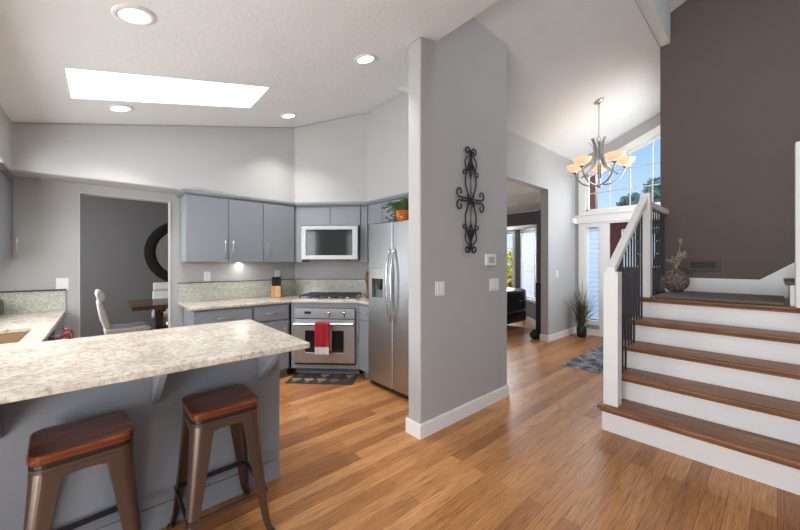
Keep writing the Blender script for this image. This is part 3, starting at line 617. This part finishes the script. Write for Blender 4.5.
B().box(-.44,.445,.03,.30,.012,.05).obj('grille', 'black', fr)
B().box(-.44,-.36,.03,.09,1.772,1.80).box(.37,.45,.03,.09,1.772,1.80).obj('hinge_cover', 'steel_side', fr)
b = B()
for x in (-.42,.40): b.lathe([(.018,0),(.018,.02)], 12, (x,.06,.001))
b.obj('foot', 'black', fr)
# things on the fridge and counters
def leaf(bm, c, d, up, L_, W_):
    d = Vector(d).normalized(); s = d.cross(Vector(up)).normalized(); c = Vector(c); n = s.cross(d)
    p = [c, c+d*L_*.35+s*W_/2+n*W_*.15, c+d*L_, c+d*L_*.35-s*W_/2+n*W_*.15]
    vs_ = [bm.verts.new(q) for q in p]; bm.faces.new(vs_[:3]); bm.faces.new([vs_[0], vs_[2], vs_[3]])
def rnd(a, b_): return random.uniform(a, b_)
iv = thing('potted_ivy', 'trailing green ivy in an orange pot on top of the refrigerator', 'plant', (-2.60,2.36,1.787))
B().lathe([(.055,0),(.075,.05),(.085,.11),(.09,.115),(.078,.115),(.07,.10)], 24).obj('pot', 'terracotta', iv, smooth=True)
B().lathe([(.071,.09),(.071,.10)], 24).obj('soil', 'soil', iv)
b = B(); stems = []
for k in range(34):
    a = rnd(0, 2*pi); rr = rnd(.05,.17); top = rnd(.0,.12); p0 = Vector((0,0,.1)); n = 9
    endz = rnd(-.09,.08) if k % 2 else rnd(.06,.18)
    dirx, diry = cos(a), sin(a)
    if k < 12: a = radians(rnd(150,240)); dirx, diry = cos(a), sin(a); rr = rnd(.10,.2)
    for i in range(1, n+1):
        t_ = i/n; hgt = .1+top*4*t_*(1-t_)+(endz-.05)*t_*t_
        p = Vector((dirx*rr*t_, diry*rr*t_, max(.012, hgt))); p.y = min(p.y, .10)
        for q in range(2): leaf(b.bm, p+Vector((rnd(-.015,.015),rnd(-.015,.015),rnd(-.005,.015))), (rnd(-1,1)+dirx*.5,rnd(-1,1)+diry*.5,rnd(-.2,.5)), (0,0,1), rnd(.04,.06), rnd(.032,.05))
b.obj('foliage', 'ivy', iv)
kb = thing('knife_block', 'light wood knife block with black handled knives on the back counter', 'knife block', (-4.33,1.70,.916), radians(60)); kb.scale = (1.15,1.15,1.15)
B().xprism([(-.07,0),(.06,0),(.06,.10),(-.02,.17),(-.07,.12)], -.05, .05).obj('block', 'blockwood', kb, bevel=.004)
for i in range(3):
    for j in range(3):
        x = -.032+.032*i; y0 = -.05+.028*j; z0 = .125+.018*j if j < 2 else .16
        B().tube([(x,y0,z0),(x,y0-.035,z0+.085-.01*j)], .014, 6).obj('knife_handle', 'black', kb)
pm = B().lathe([(.028,0),(.03,.02),(.02,.05),(.017,.12),(.024,.19),(.034,.21),(.036,.25),(.03,.28),(.022,.29),(.026,.31),(.014,.335),(0,.338)], 20).obj('pepper_mill', 'millwood', smooth=True)
pm.location = (-3.455,2.52,.916); tag(pm, 'dark wooden pepper mill on the counter beside the refrigerator', 'pepper mill')
ap = thing('toaster', 'black rounded appliance on the left counter, cut off by the photo edge', 'appliance', (-4.20,-.712,.916), 0)
B().xprism([(-.09,.012)]+[(-.09*cos(pi*i/12), .10+.07*sin(pi*i/12)) for i in range(13)]+[(.09,.012)], -.14, .14).obj('body', 'black', ap, bevel=.01)
B().box(.141,.155,-.012,.012,.09,.105).obj('lever', 'chrome', ap)
# plates, switches
def plate(name, label, cat, loc, rz, wd=.07, kind='switch', n=1):
    t = thing(name, label, cat, loc, rz)
    B().box(-wd/2,wd/2,-.006,-.0005,-.058,.058).obj('plate', 'white', t, bevel=.002)
    for i in range(n):
        x = (i-(n-1)/2)*.045
        if kind == 'switch': B().box(x-.016,x+.016,-.010,-.006,-.033,.033).obj('rocker', 'white', t, bevel=.0015)
        else:
            for z in (-.022,.022):
                q = B().box(x-.014,x+.014,-.008,-.006,z-.014,z+.014).obj('socket', 'white', t, bevel=.001)
                B().box(x-.007,x-.005,-.0085,-.008,z-.005,z+.006).box(x+.005,x+.007,-.0085,-.008,z-.005,z+.006).obj('slots', 'dark_gap', q)
    return t
plate('light_switch', 'white light switch on the kitchen wall left of the dining doorway', 'light switch', (-4.5,-.285,1.16), pi/2, .085)
plate('power_outlet', 'white outlet above the back counter between doorway and knife block', 'outlet', (-4.5,.93,1.20), pi/2, .07, 'outlet')
plate('power_outlet', 'white outlet partly hidden behind the knife block', 'outlet', (-4.5,1.77,1.20), pi/2, .07, 'outlet')
plate('light_switch', 'white light switch nearest the wall end, below the iron scroll', 'light switch', (-1.835,2.065,1.153), pi/2, .115, n=2)
plate('light_switch', 'white triple light switch plate directly below the thermostat', 'light switch', (-1.835,2.855,1.15), pi/2, .16, n=3)
plate('light_switch', 'white light switch on the hall wall above the tall grass', 'light switch', (-2.6,6.04,1.157), pi/2, .07)
th = thing('thermostat', 'square white thermostat on the grey wall near the iron scroll', 'thermostat', (-1.835,2.78,1.39), pi/2)
B().box(-.085,.085,-.022,-.0005,-.055,.055).obj('case', 'white', th, bevel=.008, seg=3)
B().box(-.045,.045,-.025,-.022,-.03,.03).obj('screen', mat('grey_screen', (.45,.47,.47), .3), th)
# recessed lights
for i, (x, y, lb) in enumerate(((-2.28,.125,'recessed ceiling light nearest the top edge above the breakfast bar'),(-2.285,1.64,'recessed ceiling light closest to the grey wall end'),(-3.73,.11,'recessed ceiling light just below the skylight'),(-3.735,1.60,'small recessed ceiling light nearest the cabinet corner'))):
    t = thing('recessed_light', lb, 'ceiling light', (x,y,kz(x,y)), 0, 'recessed lights in the kitchen ceiling'); t.rotation_euler = (math.atan(.249),0,0)
    B().lathe([(.066,-.001),(.070,-.010),(.094,-.008),(.098,-.001)], 32, caps=False).obj('trim_ring', 'white', t, smooth=True)
    B().lathe([(0.001,-.004),(.068,-.004)], 32, caps=False).obj('lamp', 'led', t)
    l = bpy.data.lights.new('recessed_lamp', 'AREA'); l.shape = 'DISK'; l.size = .14; l.energy = 5.4; l.color = (1,.97,.93); l.spread = radians(98)
    o = bpy.data.objects.new('recessed_lamp', l); COL.objects.link(o); o.location = (x,y,kz(x,y)-.025)
# under-cabinet lamp
t = thing('under_cabinet_lamp', 'slim lamp under the wall cabinets lighting the back wall', 'lamp', (-4.36,1.28,1.369))
B().box(-.02,.02,-.26,.26,-.004,-.0).obj('housing', 'white', t)
B().box(-.014,.014,-.25,.25,-.005,-.004).obj('lens', 'white', t)
area('under_cabinet_glow', (-4.36,1.28,1.345), (-4.42,1.28,.9), .03, .50, 1.2, (1,.97,.92))
# kitchen mat
cx, cy = D2(.405, -.07)[:2]
mt = thing('kitchen_mat', 'charcoal mat with rows of printed wine glasses in front of the oven', 'mat', (cx,cy,.001), pi/4)
MW, MD = .385, .165
B().box(-MW,MW,-MD,MD,0,.010).obj('mat', 'matblack', mt, bevel=.004)
cols = [['mauve','wine','cream','rose','lime'],['lime','cream','lime','mauve','wine']]
for r_ in range(2):
    for i in range(5):
        x = -.30+.15*i; y = (.065 if r_ == 0 else -.09)
        poly = [(-.055,.07),(-.052,.03),(-.03,.005),(-.006,-.005),(-.006,-.045),(-.035,-.055),(.035,-.055),(.006,-.045),(.006,-.005),(.03,.005),(.052,.03),(.055,.07)]
        B().prism([(x+p,y+q) for p,q in poly], .0101, .0115).obj('glass_print', 'g_'+cols[r_][i], mt)
# stools
def make_stool(label):
    t = thing('bar_stool', label, 'stool', (0,0,0), 0)
    def rsq(h, r, n=6):
        P = []
        for (sx, sy, a0_) in ((1,1,0),(-1,1,pi/2),(-1,-1,pi),(1,-1,3*pi/2)):
            for i in range(n+1):
                a = a0_+pi/2*i/n; P.append((sx*(h-r)+r*cos(a), sy*(h-r)+r*sin(a)))
        return P
    rings = [[(x,y,z) for x,y in rsq(h,r)] for h,r,z in ((.146,.04,.644),(.151,.045,.648),(.152,.046,.671),(.147,.044,.677),(.12,.035,.6775),(.06,.02,.676))]
    B().loft(rings).obj('seat', 'seatwood', t, smooth=False)
    B().loft([[(x,y,z) for x,y in rsq(.143,.04)] for z in (.628,.644)]).obj('gasket', 'black', t)
    B().loft([[(x,y,z) for x,y in rsq(h,.045)] for h, z in ((.146,.600),(.148,.628))]).obj('seat_pan', 'bronze', t)
    zt, zb = .612, .012
    for sx in (1,-1):
        for sy in (1,-1):
            rings = []
            for k in range(11):
                f = k/10; z = zt+(zb-zt)*f; c_ = .147+.043*f**1.15+(.008 if k == 10 else 0); w_ = .088*(1-f)+.030*f; th = .006; r = min(.045*(1-f)+.013*f, w_*.55)
                out = []; inn = []
                for i in range(9):
                    a = pi/2*i/8; out.append((c_-r+r*cos(a), c_-r+r*sin(a))); inn.append((c_-r+(r-th)*cos(a), c_-r+(r-th)*sin(a)))
                pts = [(c_, c_-w_)]+out+[(c_-w_, c_)]+[(c_-w_, c_-th)]+inn[::-1]+[(c_-th, c_-w_)]
                rings.append([(sx*p, sy*q, z) for p, q in pts])
            lg = B().loft(rings).obj('leg', 'bronze', t, smooth=False, bevel=.0015)
            B().lathe([(.017,0),(.020,.004),(.016,.016)], 10, (sx*.187,sy*.187,.001)).obj('foot_cap', 'black', lg)
    for k in range(4):
        top = [(-.147,.612),(.147,.612)]; arch = [(.147-.06,.50)] if False else []
        pts = [(-.146,.612),(.146,.612),(.146,.575)] + [(.075*cos(pi*i/10)*1.0+0, .552+.028*sin(pi*i/10)) for i in range(11)] + [(-.146,.575)]
        pts = [(-.112,.612),(.112,.612),(.112,.54),(.082,.54)] + [(.078*cos(pi*i/12), .555+.032*sin(pi*i/12)**.6) for i in range(13)] + [(-.082,.54),(-.112,.54)]
        b = B(); b.yprism(pts, -.1480, -.1430); bmesh.ops.rotate(b.bm, verts=b.bm.verts, cent=(0,0,0), matrix=Matrix.Rotation(pi/2*k, 3, 'Z')); b.obj('apron', 'bronze', t)
        b = B().box(-.17,.17,-.176,-.162,.196,.216); bmesh.ops.rotate(b.bm, verts=b.bm.verts, cent=(0,0,0), matrix=Matrix.Rotation(pi/2*k, 3, 'Z')); b.obj('foot_rail', 'bronze' if k in (1,) else 'baluster', t)
    for a in (1,-1): B().tube([(-.135,-a*.135,.555),(.135,a*.135,.555)], .006, 8).obj('cross_brace', 'chrome', t)
    return t
s0 = make_stool('bronze metal bar stool with reddish wood seat, farther along the bar, nearest the oven')
s0.location = (-1.893,.452,0)
dup(s0, (-1.893,-.06,0), radians(4), 'bronze metal bar stool with reddish wood seat at the lower left, nearest the photo edge', 'bar stools')
s0['group'] = 'bar stools'

# ------------------------------------------------------------------ FOYER
# wall art
art = thing('iron_scroll', 'black wrought iron scroll ornament hanging on the grey wall', 'wall decor', (-1.835,2.46,1.92), pi/2)
def crv(pts, n=10):   # Catmull-Rom
    P = [pts[0]]+list(pts)+[pts[-1]]; out = []
    for i in range(1, len(P)-2):
        for k in range(n):
            t_ = k/n; p0,p1,p2,p3 = P[i-1],P[i],P[i+1],P[i+2]
            out.append(tuple(.5*((2*p1[j])+(-p0[j]+p2[j])*t_+(2*p0[j]-5*p1[j]+4*p2[j]-p3[j])*t_**2+(-p0[j]+3*p1[j]-3*p2[j]+p3[j])*t_**3) for j in range(2)))
    out.append(tuple(pts[-1])); return out
def spiral(c, r0, a0, turns, ccw=1, n=22):
    return [(c[0]+r0*(1-.62*i/n)*cos(a0+ccw*2*pi*turns*i/n), c[1]+r0*(1-.62*i/n)*sin(a0+ccw*2*pi*turns*i/n)) for i in range(n+1)]
def piece(name, pts, r=.007):
    for sx in (1,-1):
        for sz in (1,-1): B().tube([(sx*p[0], -.018, sz*p[1]) for p in pts], r, 6).obj(name, 'iron', art, smooth=True)
piece('lens_bar', crv([(0,-.01),(.045,.06),(.078,.15),(.062,.25),(.02,.33),(-.012,.38)]))
piece('end_scroll', crv([(-.012,.34),(.0,.38),(.012,.42)])+spiral((.048,.435), .037, pi*.98, 1.05, -1))
piece('side_scroll', crv([(-.05,-.045),(.0,.0),(.06,.012),(.12,.010)])+spiral((.158,.058), .050, radians(232), .95, 1))
piece('hip_scroll', spiral((.092,.235), .030, radians(200), .85, -1)[::-1]+crv([(.066,.25),(.075,.30),(.085,.335),(.06,.375),(.02,.40)]), .006)
piece('inner_scroll', crv([(0,.20),(.022,.25),(.04,.285)])+spiral((.024,.30), .020, -.3, .9, 1), .005)
piece('leaf_bar', crv([(.0,.25),(.02,.29),(.0,.345)]), .005)
B().tube([(0,-.018,-.43),(0,-.018,.43)], .005, 6).obj('spine', 'iron', art)
B().box(-.012,.012,-.026,-.010,-.015,.015).box(-.01,.01,-.022,-.001,.33,.35).box(-.01,.01,-.022,-.001,-.35,-.33).obj('collar', 'iron', art)
# chandelier
CX, CY, CZ = -1.688, 5.29, vz(-1.688,0)
ch = thing('chandelier', 'nickel chandelier with five glowing amber glass bowls in the entry', 'chandelier', (CX,CY,CZ), radians(48.4))
o = B().lathe([(0.001,-.03),(.03,-.028),(.062,-.012),(.068,-.0)], 24).obj('canopy', 'nickel', ch, smooth=True); o.rotation_euler = (0,0,0)
o.matrix_parent_inverse = Matrix.Identity(4)
q = Matrix.Rotation(radians(-48.4),3,'Z') @ Matrix.Rotation(-math.atan(.4),3,'Y'); o.rotation_euler = q.to_euler()
zt = 3.09-CZ
b = B()
nl = 22
for i in range(nl):
    z = -.035+(zt+.06+.035)*i/nl; z2 = -.035+(zt+.06+.035)*(i+1)/nl
    if i % 2: b.tube([(-.007,0,z),(-.007,0,z2),(.007,0,z2),(.007,0,z)], .0025, 5)
    else: b.tube([(0,-.007,z),(0,-.007,z2),(0,.007,z2),(0,.007,z)], .0025, 5)
b.obj('chain', 'nickel', ch)
b = B().tube([(.028*cos(2*pi*i/16),0,zt+.035+.028*sin(2*pi*i/16)) for i in range(17)], .006, 6); b.obj('ring', 'nickel', ch, smooth=True)
B().lathe([(.01,zt-.03),(.03,zt-.02),(.03,zt-.01),(.012,zt+.01)], 16).lathe([(.008,zt-.62),(.008,zt-.02)], 10).obj('stem', 'nickel', ch, smooth=True)
B().lathe([(0.001,zt-.665),(.02,zt-.655),(.045,zt-.63),(.03,zt-.61),(.012,zt-.6)], 16).obj('hub', 'nickel', ch, smooth=True)
for k in range(5):
    a = radians(-15+72*k); ca, sa = cos(a), sin(a)
    def pp(r, z): return (r*ca, r*sa, zt+z)
    arm = B().tube([pp(*p) for p in crv([(.02,-.62),(.12,-.615),(.22,-.57),(.29,-.49),(.328,-.40)])], .011, 8).obj('arm', 'nickel', ch, smooth=True)
    b = B(); rings = []
    for (r, z) in crv([(.125,.02),(.085,-.04),(.06,-.12),(.055,-.22),(.085,-.33),(.15,-.42),(.235,-.48)]):
        tx, ty = -sa, ca; wd_ = .022
        rings.append([(r*ca+tx*wd_, r*sa+ty*wd_, zt+z), (r*ca-tx*wd_, r*sa-ty*wd_, zt+z), ((r+.006)*ca-tx*wd_, (r+.006)*sa-ty*wd_, zt+z+.002), ((r+.006)*ca+tx*wd_, (r+.006)*sa+ty*wd_, zt+z+.002)])
    b.loft(rings); b.obj('body_strap', 'nickel', ch)
    B().lathe([(.012,-.03),(.03,-.012),(.035,0),(.02,.012)], 14, (.328*ca,.328*sa,zt-.38)).obj('cup', 'nickel', arm, smooth=True)
    B().lathe([(.03,.0),(.07,.012),(.103,.042),(.121,.088),(.115,.088),(.097,.047),(.066,.02),(.028,.008)], 28, (.328*ca,.328*sa,zt-.365), caps=False).obj('glass_bowl', 'amber', arm, smooth=True)
    B().lathe([(.0,.0),(.02,.01),(.026,.035),(.018,.055),(0,.06)], 12, (.328*ca,.328*sa,zt-.355)).obj('bulb', 'bulb', arm, smooth=True)
    A = a+radians(48.4); l = bpy.data.lights.new('chandelier_bulb', 'POINT'); l.energy = .6; l.color = (1,.78,.5); l.shadow_soft_size = .03
    o = bpy.data.objects.new('chandelier_bulb', l); COL.objects.link(o); o.location = (CX+.328*cos(A), CY+.328*sin(A), CZ+zt-.30)
# grass plant
pg = thing('potted_grass', 'tall ornamental grass in a black pot beside the sidelight window', 'plant', (-2.37,6.53,.001))
B().lathe([(.055,0),(.075,.02),(.085,.12),(.078,.19),(.068,.21),(.058,.21),(.06,.18)], 24).obj('pot', 'black', pg, smooth=True)
B().lathe([(.059,.17),(.059,.18)], 20).obj('soil', 'soil', pg)
b = B()
for k in range(150):
    a = rnd(0,2*pi) if k % 3 else random.choice((rnd(3.7,4.9), rnd(-.6,.9))); sp_ = rnd(.03,.58); hgt = rnd(.50,1.0)-sp_*.5; wd_ = rnd(.005,.010); dr_ = Vector((cos(a),sin(a),0)); sd = Vector((-sin(a),cos(a),0))
    prev = None; n = 8; base = Vector((rnd(-.03,.03),rnd(-.03,.03),.18))
    for i in range(n+1):
        t_ = i/n; p = base+dr_*sp_*t_**1.45+Vector((0,0,hgt*(t_-.12*sp_*4*t_**3))); p.x = max(p.x, -.19-.01*p.z); p.y = min(p.y, .24); w2 = wd_*(1-t_)**.6
        cur = (b.bm.verts.new(p-sd*w2), b.bm.verts.new(p+sd*w2))
        if prev: b.bm.faces.new((prev[0],prev[1],cur[1],cur[0]))
        prev = cur
b.obj('blades', 'reed', pg)
# shag rug
b = B(); nx_, ny_ = 56, 96; x0, x1, y0, y1 = -1.90, -1.0, 4.56, 6.18
for i in range(nx_*ny_*2):
    x = rnd(x0,x1); y = rnd(y0,y1); a = rnd(0,2*pi); L_ = rnd(.015,.03); p = Vector((x,y,.01)); q = p+Vector((cos(a)*L_*.6, sin(a)*L_*.6, L_)); s_ = Vector((-sin(a),cos(a),0))*.005
    v_ = [b.bm.verts.new(p-s_), b.bm.verts.new(p+s_), b.bm.verts.new(q)]; b.bm.faces.new(v_)
rg = thing('shag_rug', 'grey shag rug on the entry floor beside the stairs', 'rug', (0,0,0))
b.obj('pile', 'shag', rg, kind='stuff'); B().box(x0,x1,y0,y1,.001,.012).obj('backing', 'shag', rg)
rg.location = (0,0,0)
# vent on brown wall
vt = thing('air_vent', 'brown painted air vent low on the brown wall', 'vent', (-.56,5.1,1.335))
b = B().cells([(-.145,.145,-.062,.062)], [(-.105,.105,-.035,.035)], lambda x,z:(x,-.001,z), lambda x,z:(x,-.016,z)); b.obj('frame', 'vent', vt, bevel=.002)
b = B()
for i in range(4): z = -.026+.0175*i; b.box(-.104,.104,-.012,-.004,z-.004,z+.004)
b.obj('louvres', 'vent', vt); B().box(-.104,.104,-.003,-.001,-.034,.034).obj('recess', 'dark_gap', vt)
# vase with dried flowers
vx = thing('round_vase', 'round carved bronze vase with dried flowers on the landing mat', 'vase', (-.745,4.72,LZ+.031), radians(10)); vx.scale = (.78,.78,.78)
prof = [(.04*1,0),(.06,.008)]+[(.155*sin(pi*i/14), .155-.155*cos(pi*i/14)) for i in range(3,13)]+[(.04,.305),(.036,.315),(.045,.33),(.032,.33),(.028,.31)]
B().lathe(prof, 36, sx=1, sy=.55).obj('body', 'vase', vx, smooth=True)
for r in (.10,.13,.06):
    B().tube([(r*cos(2*pi*i/28), -.075+ (r/.155)**2*.035, .155+r*sin(2*pi*i/28)) for i in range(29)], .005, 6).obj('raised_ring', 'vase', vx, smooth=True)
for k in range(9):
    a = rnd(0,2*pi); r = rnd(.02,.09); h_ = rnd(.40,.56)
    if k == 0: r, h_, a = .05, .66, 0
    if k == 1: r, h_, a = .10, .52, .1
    s_ = B().tube([(0,0,.30),(r*.4*cos(a), r*.4*sin(a), .30+(h_-.30)*.5),(r*cos(a), r*sin(a)*.6, h_)], .003, 5).obj('stem', 'dried', vx)
    c_ = Vector((r*cos(a), r*sin(a)*.6, h_)); b = B(); L0 = .10 if k == 0 else rnd(.055,.075)
    for q in range(16):
        d_ = (rnd(-1,1), rnd(-1,1), rnd(-.3,1)) if k > 1 else (rnd(-.25,.25), rnd(-.25,.25), 1); leaf(b.bm, c_, d_, (rnd(-1,1),rnd(-1,1),.3), L0, .024)
    b.obj('flower', 'dried', s_)

# ------------------------------------------------------------------ DINING ROOM
mr = thing('round_mirror', 'round mirror with wide dark woven frame on the dining room wall', 'mirror', (-7.6,1.17,1.55))
def ring_x(prof, n=64):
    return B().loft([[(x, r*cos(2*pi*i/n), r*sin(2*pi*i/n)) for i in range(n)] for r, x in prof], caps=False)
ring_x([(.44,.005),(.44,.03),(.47,.045),(.52,.055),(.58,.045),(.61,.02),(.61,.005)]).obj('frame', 'frame', mr, smooth=True)
ring_x([(.001,.015),(.445,.015)]).obj('glass', 'mirror', mr)
dt = thing('dining_table', 'dark brown wooden dining table beyond the kitchen doorway', 'table', (-6.33,1.2,0))
B().box(-.52,.52,-.90,.90,.70,.76).obj('tabletop', 'tablewood', dt, bevel=.006)
for y in (-.55,.55): B().box(-.07,.07,y-.05,y+.05,.06,.64).box(-.35,.35,y-.05,y+.05,.001,.06).box(-.35,.35,y-.05,y+.05,.64,.70).obj('leg', 'tablewood', dt, bevel=.005)
B().box(-.03,.03,-.5,.5,.3,.38).obj('stretcher', 'tablewood', dt)
def make_chair():
    t = thing('dining_chair', 'cream leather dining chair tucked in at the near left end of the table', 'chair')
    # faces local +y
    def pad(name, prof, w_):
        return B().xprism(prof, -w_/2, w_/2).obj(name, 'leather', t, bevel=.03, seg=4)
    pad('seat', [(-.22,.42),(.20,.43),(.26,.45),(.26,.475),(.20,.495),(0,.485),(-.22,.50)], .46)
    pad('backrest', [(-.225,.50),(-.16,.50),(-.185,.62),(-.215,.74),(-.25,.86),(-.30,.86),(-.285,.74),(-.265,.62)], .44)
    pad('headrest', [(-.285,.855),(-.235,.85),(-.205,.89),(-.215,.95),(-.255,1.0),(-.30,1.005),(-.31,.95)], .42)
    B().tube([(0,0,.06),(0,0,.42)], .028, 14).obj('column', 'chrome', t, smooth=True)
    B().lathe([(.24,.001),(.24,.012),(.20,.02),(.03,.06)], 32).obj('base', 'chrome', t, smooth=True)
    return t
c0 = make_chair(); c0.location = (-5.96,.235,0); c0.rotation_euler = (0,0,radians(2)); c0['group'] = 'dining chairs'
dup(c0, (-7.12,.86,0), radians(-95), 'cream leather dining chair on the far side of the table under the mirror', 'dining chairs')
# ------------------------------------------------------------------ LIVING ROOM
sf = thing('armchair', 'black leather armchair in front of the bay window', 'armchair', (-3.98,6.38,0), radians(0))
B().box(-.42,.42,-.40,.40,.12,.36).obj('base', 'blackleather', sf, bevel=.03, seg=3)
B().box(-.30,.30,-.40,.22,.361,.50).obj('seat_cushion', 'blackleather', sf, bevel=.04, seg=4)
B().box(-.42,.42,.221,.42,.361,.80).obj('backrest', 'blackleather', sf, bevel=.06, seg=4)
for x in (-.42,.30): B().box(x,x+.12,-.40,.22,.361,.60).obj('armrest', 'blackleather', sf, bevel=.04, seg=4)
B().box(.10,.46,-.36,.30,.60,.79).obj('headroll', 'blackleather', sf, bevel=.07, seg=4)
for x in (-.38,.38):
    for y in (-.36,.36): B().tube([(x,y,.001),(x,y,.12)], .012, 8).obj('leg', 'chrome', sf)
tw_ = thing('tower_speaker', 'slim black tower speaker just inside the living room opening', 'speaker', (-2.86,5.98,0))
B().box(-.06,.06,-.09,.09,.03,1.0).obj('cabinet', 'black', tw_, bevel=.006)
B().box(-.09,.09,-.12,.12,.001,.03).obj('base', 'black', tw_, bevel=.004)
B().box(-.05,.05,-.098,-.091,.1,.96).obj('grille', 'dark_gap', tw_)
bl = B().lathe([(.03,0),(.06,.02),(.075,.07),(.06,.12),(.03,.145),(.022,.16),(.03,.17)], 20).obj('floor_jar', 'black', smooth=True); bl.location = (-2.88,5.76,.001)
tag(bl, 'small round black jar on the floor by the tower speaker', 'jar')

# ------------------------------------------------------------------ OUTDOORS
def bush(name, label, loc, R3, n, m, lf=.12, m2=None, trunk=None):
    t = thing(name, label, 'tree' if 'tree' in name else 'shrub', loc)
    for mm, cnt in ((m, n),)+(((m2, n//4),) if m2 else ()):
        b = B()
        for k in range(cnt):
            d = Vector((random.gauss(0,1), random.gauss(0,1), random.gauss(0,1))).normalized(); r = rnd(.35,1)**.5
            p = Vector((d.x*R3[0]*r, d.y*R3[1]*r, d.z*R3[2]*r+R3[3]))
            if p.z < .02: p.z = .02
            leaf(b.bm, p, (rnd(-1,1),rnd(-1,1),rnd(-1,1)), (rnd(-1,1),rnd(-1,1),.4), lf*rnd(.6,1.3), lf*.7)
        b.obj('foliage' if mm == m else 'blossoms', mm, t)
    if trunk: B().tube([(0,0,0),(.1,0,trunk*.6),(0,.1,trunk)], [.14,.1,.05], 8).obj('trunk', 'trunk', t)
    else: B().tube([(0,0,0),(0,0,R3[3])], .04, 6).obj('trunk', 'trunk', t)
    return t
bush('flowering_shrub', 'yellow-green shrub outside the bay window', (-5.6,9.6,-.3), (1.5,.8,.75,1.3), 2600, 'yellow', .11, 'autumn')
bush('hedge', 'dark green hedge below the yellow shrub outside the bay window', (-5.3,8.7,-.3), (1.6,.35,.4,.42), 1600, 'dkgreen', .08)
bush('garden_tree', 'green tree with reddish blossoms outside the tall entry window', (-4.05,17.0,-.3), (.65,.7,.9,3.7), 1900, 'tree', .20, 'autumn', trunk=4.0)
bush('garden_tree', 'green tree at the right side of the tall entry window', (-3.05,15.6,-.3), (.42,.5,1.0,3.8), 1500, 'tree', .20, None, trunk=4.0)
tag(B().box(-2.66,-2.53,7.72,7.86,-.3,3.30).obj('porch_post', 'post', bevel=.01), 'red-brown porch post outside the entry window', 'post')
b = B().yprism([(-1.2,4.2),(.6,3.2),(.6,3.35),(-1.2,4.35)], 8.5, 8.9)
tag(b.obj('roof_eave', 'shingle'), 'grey roof eave outside at the top of the entry window', 'roof')
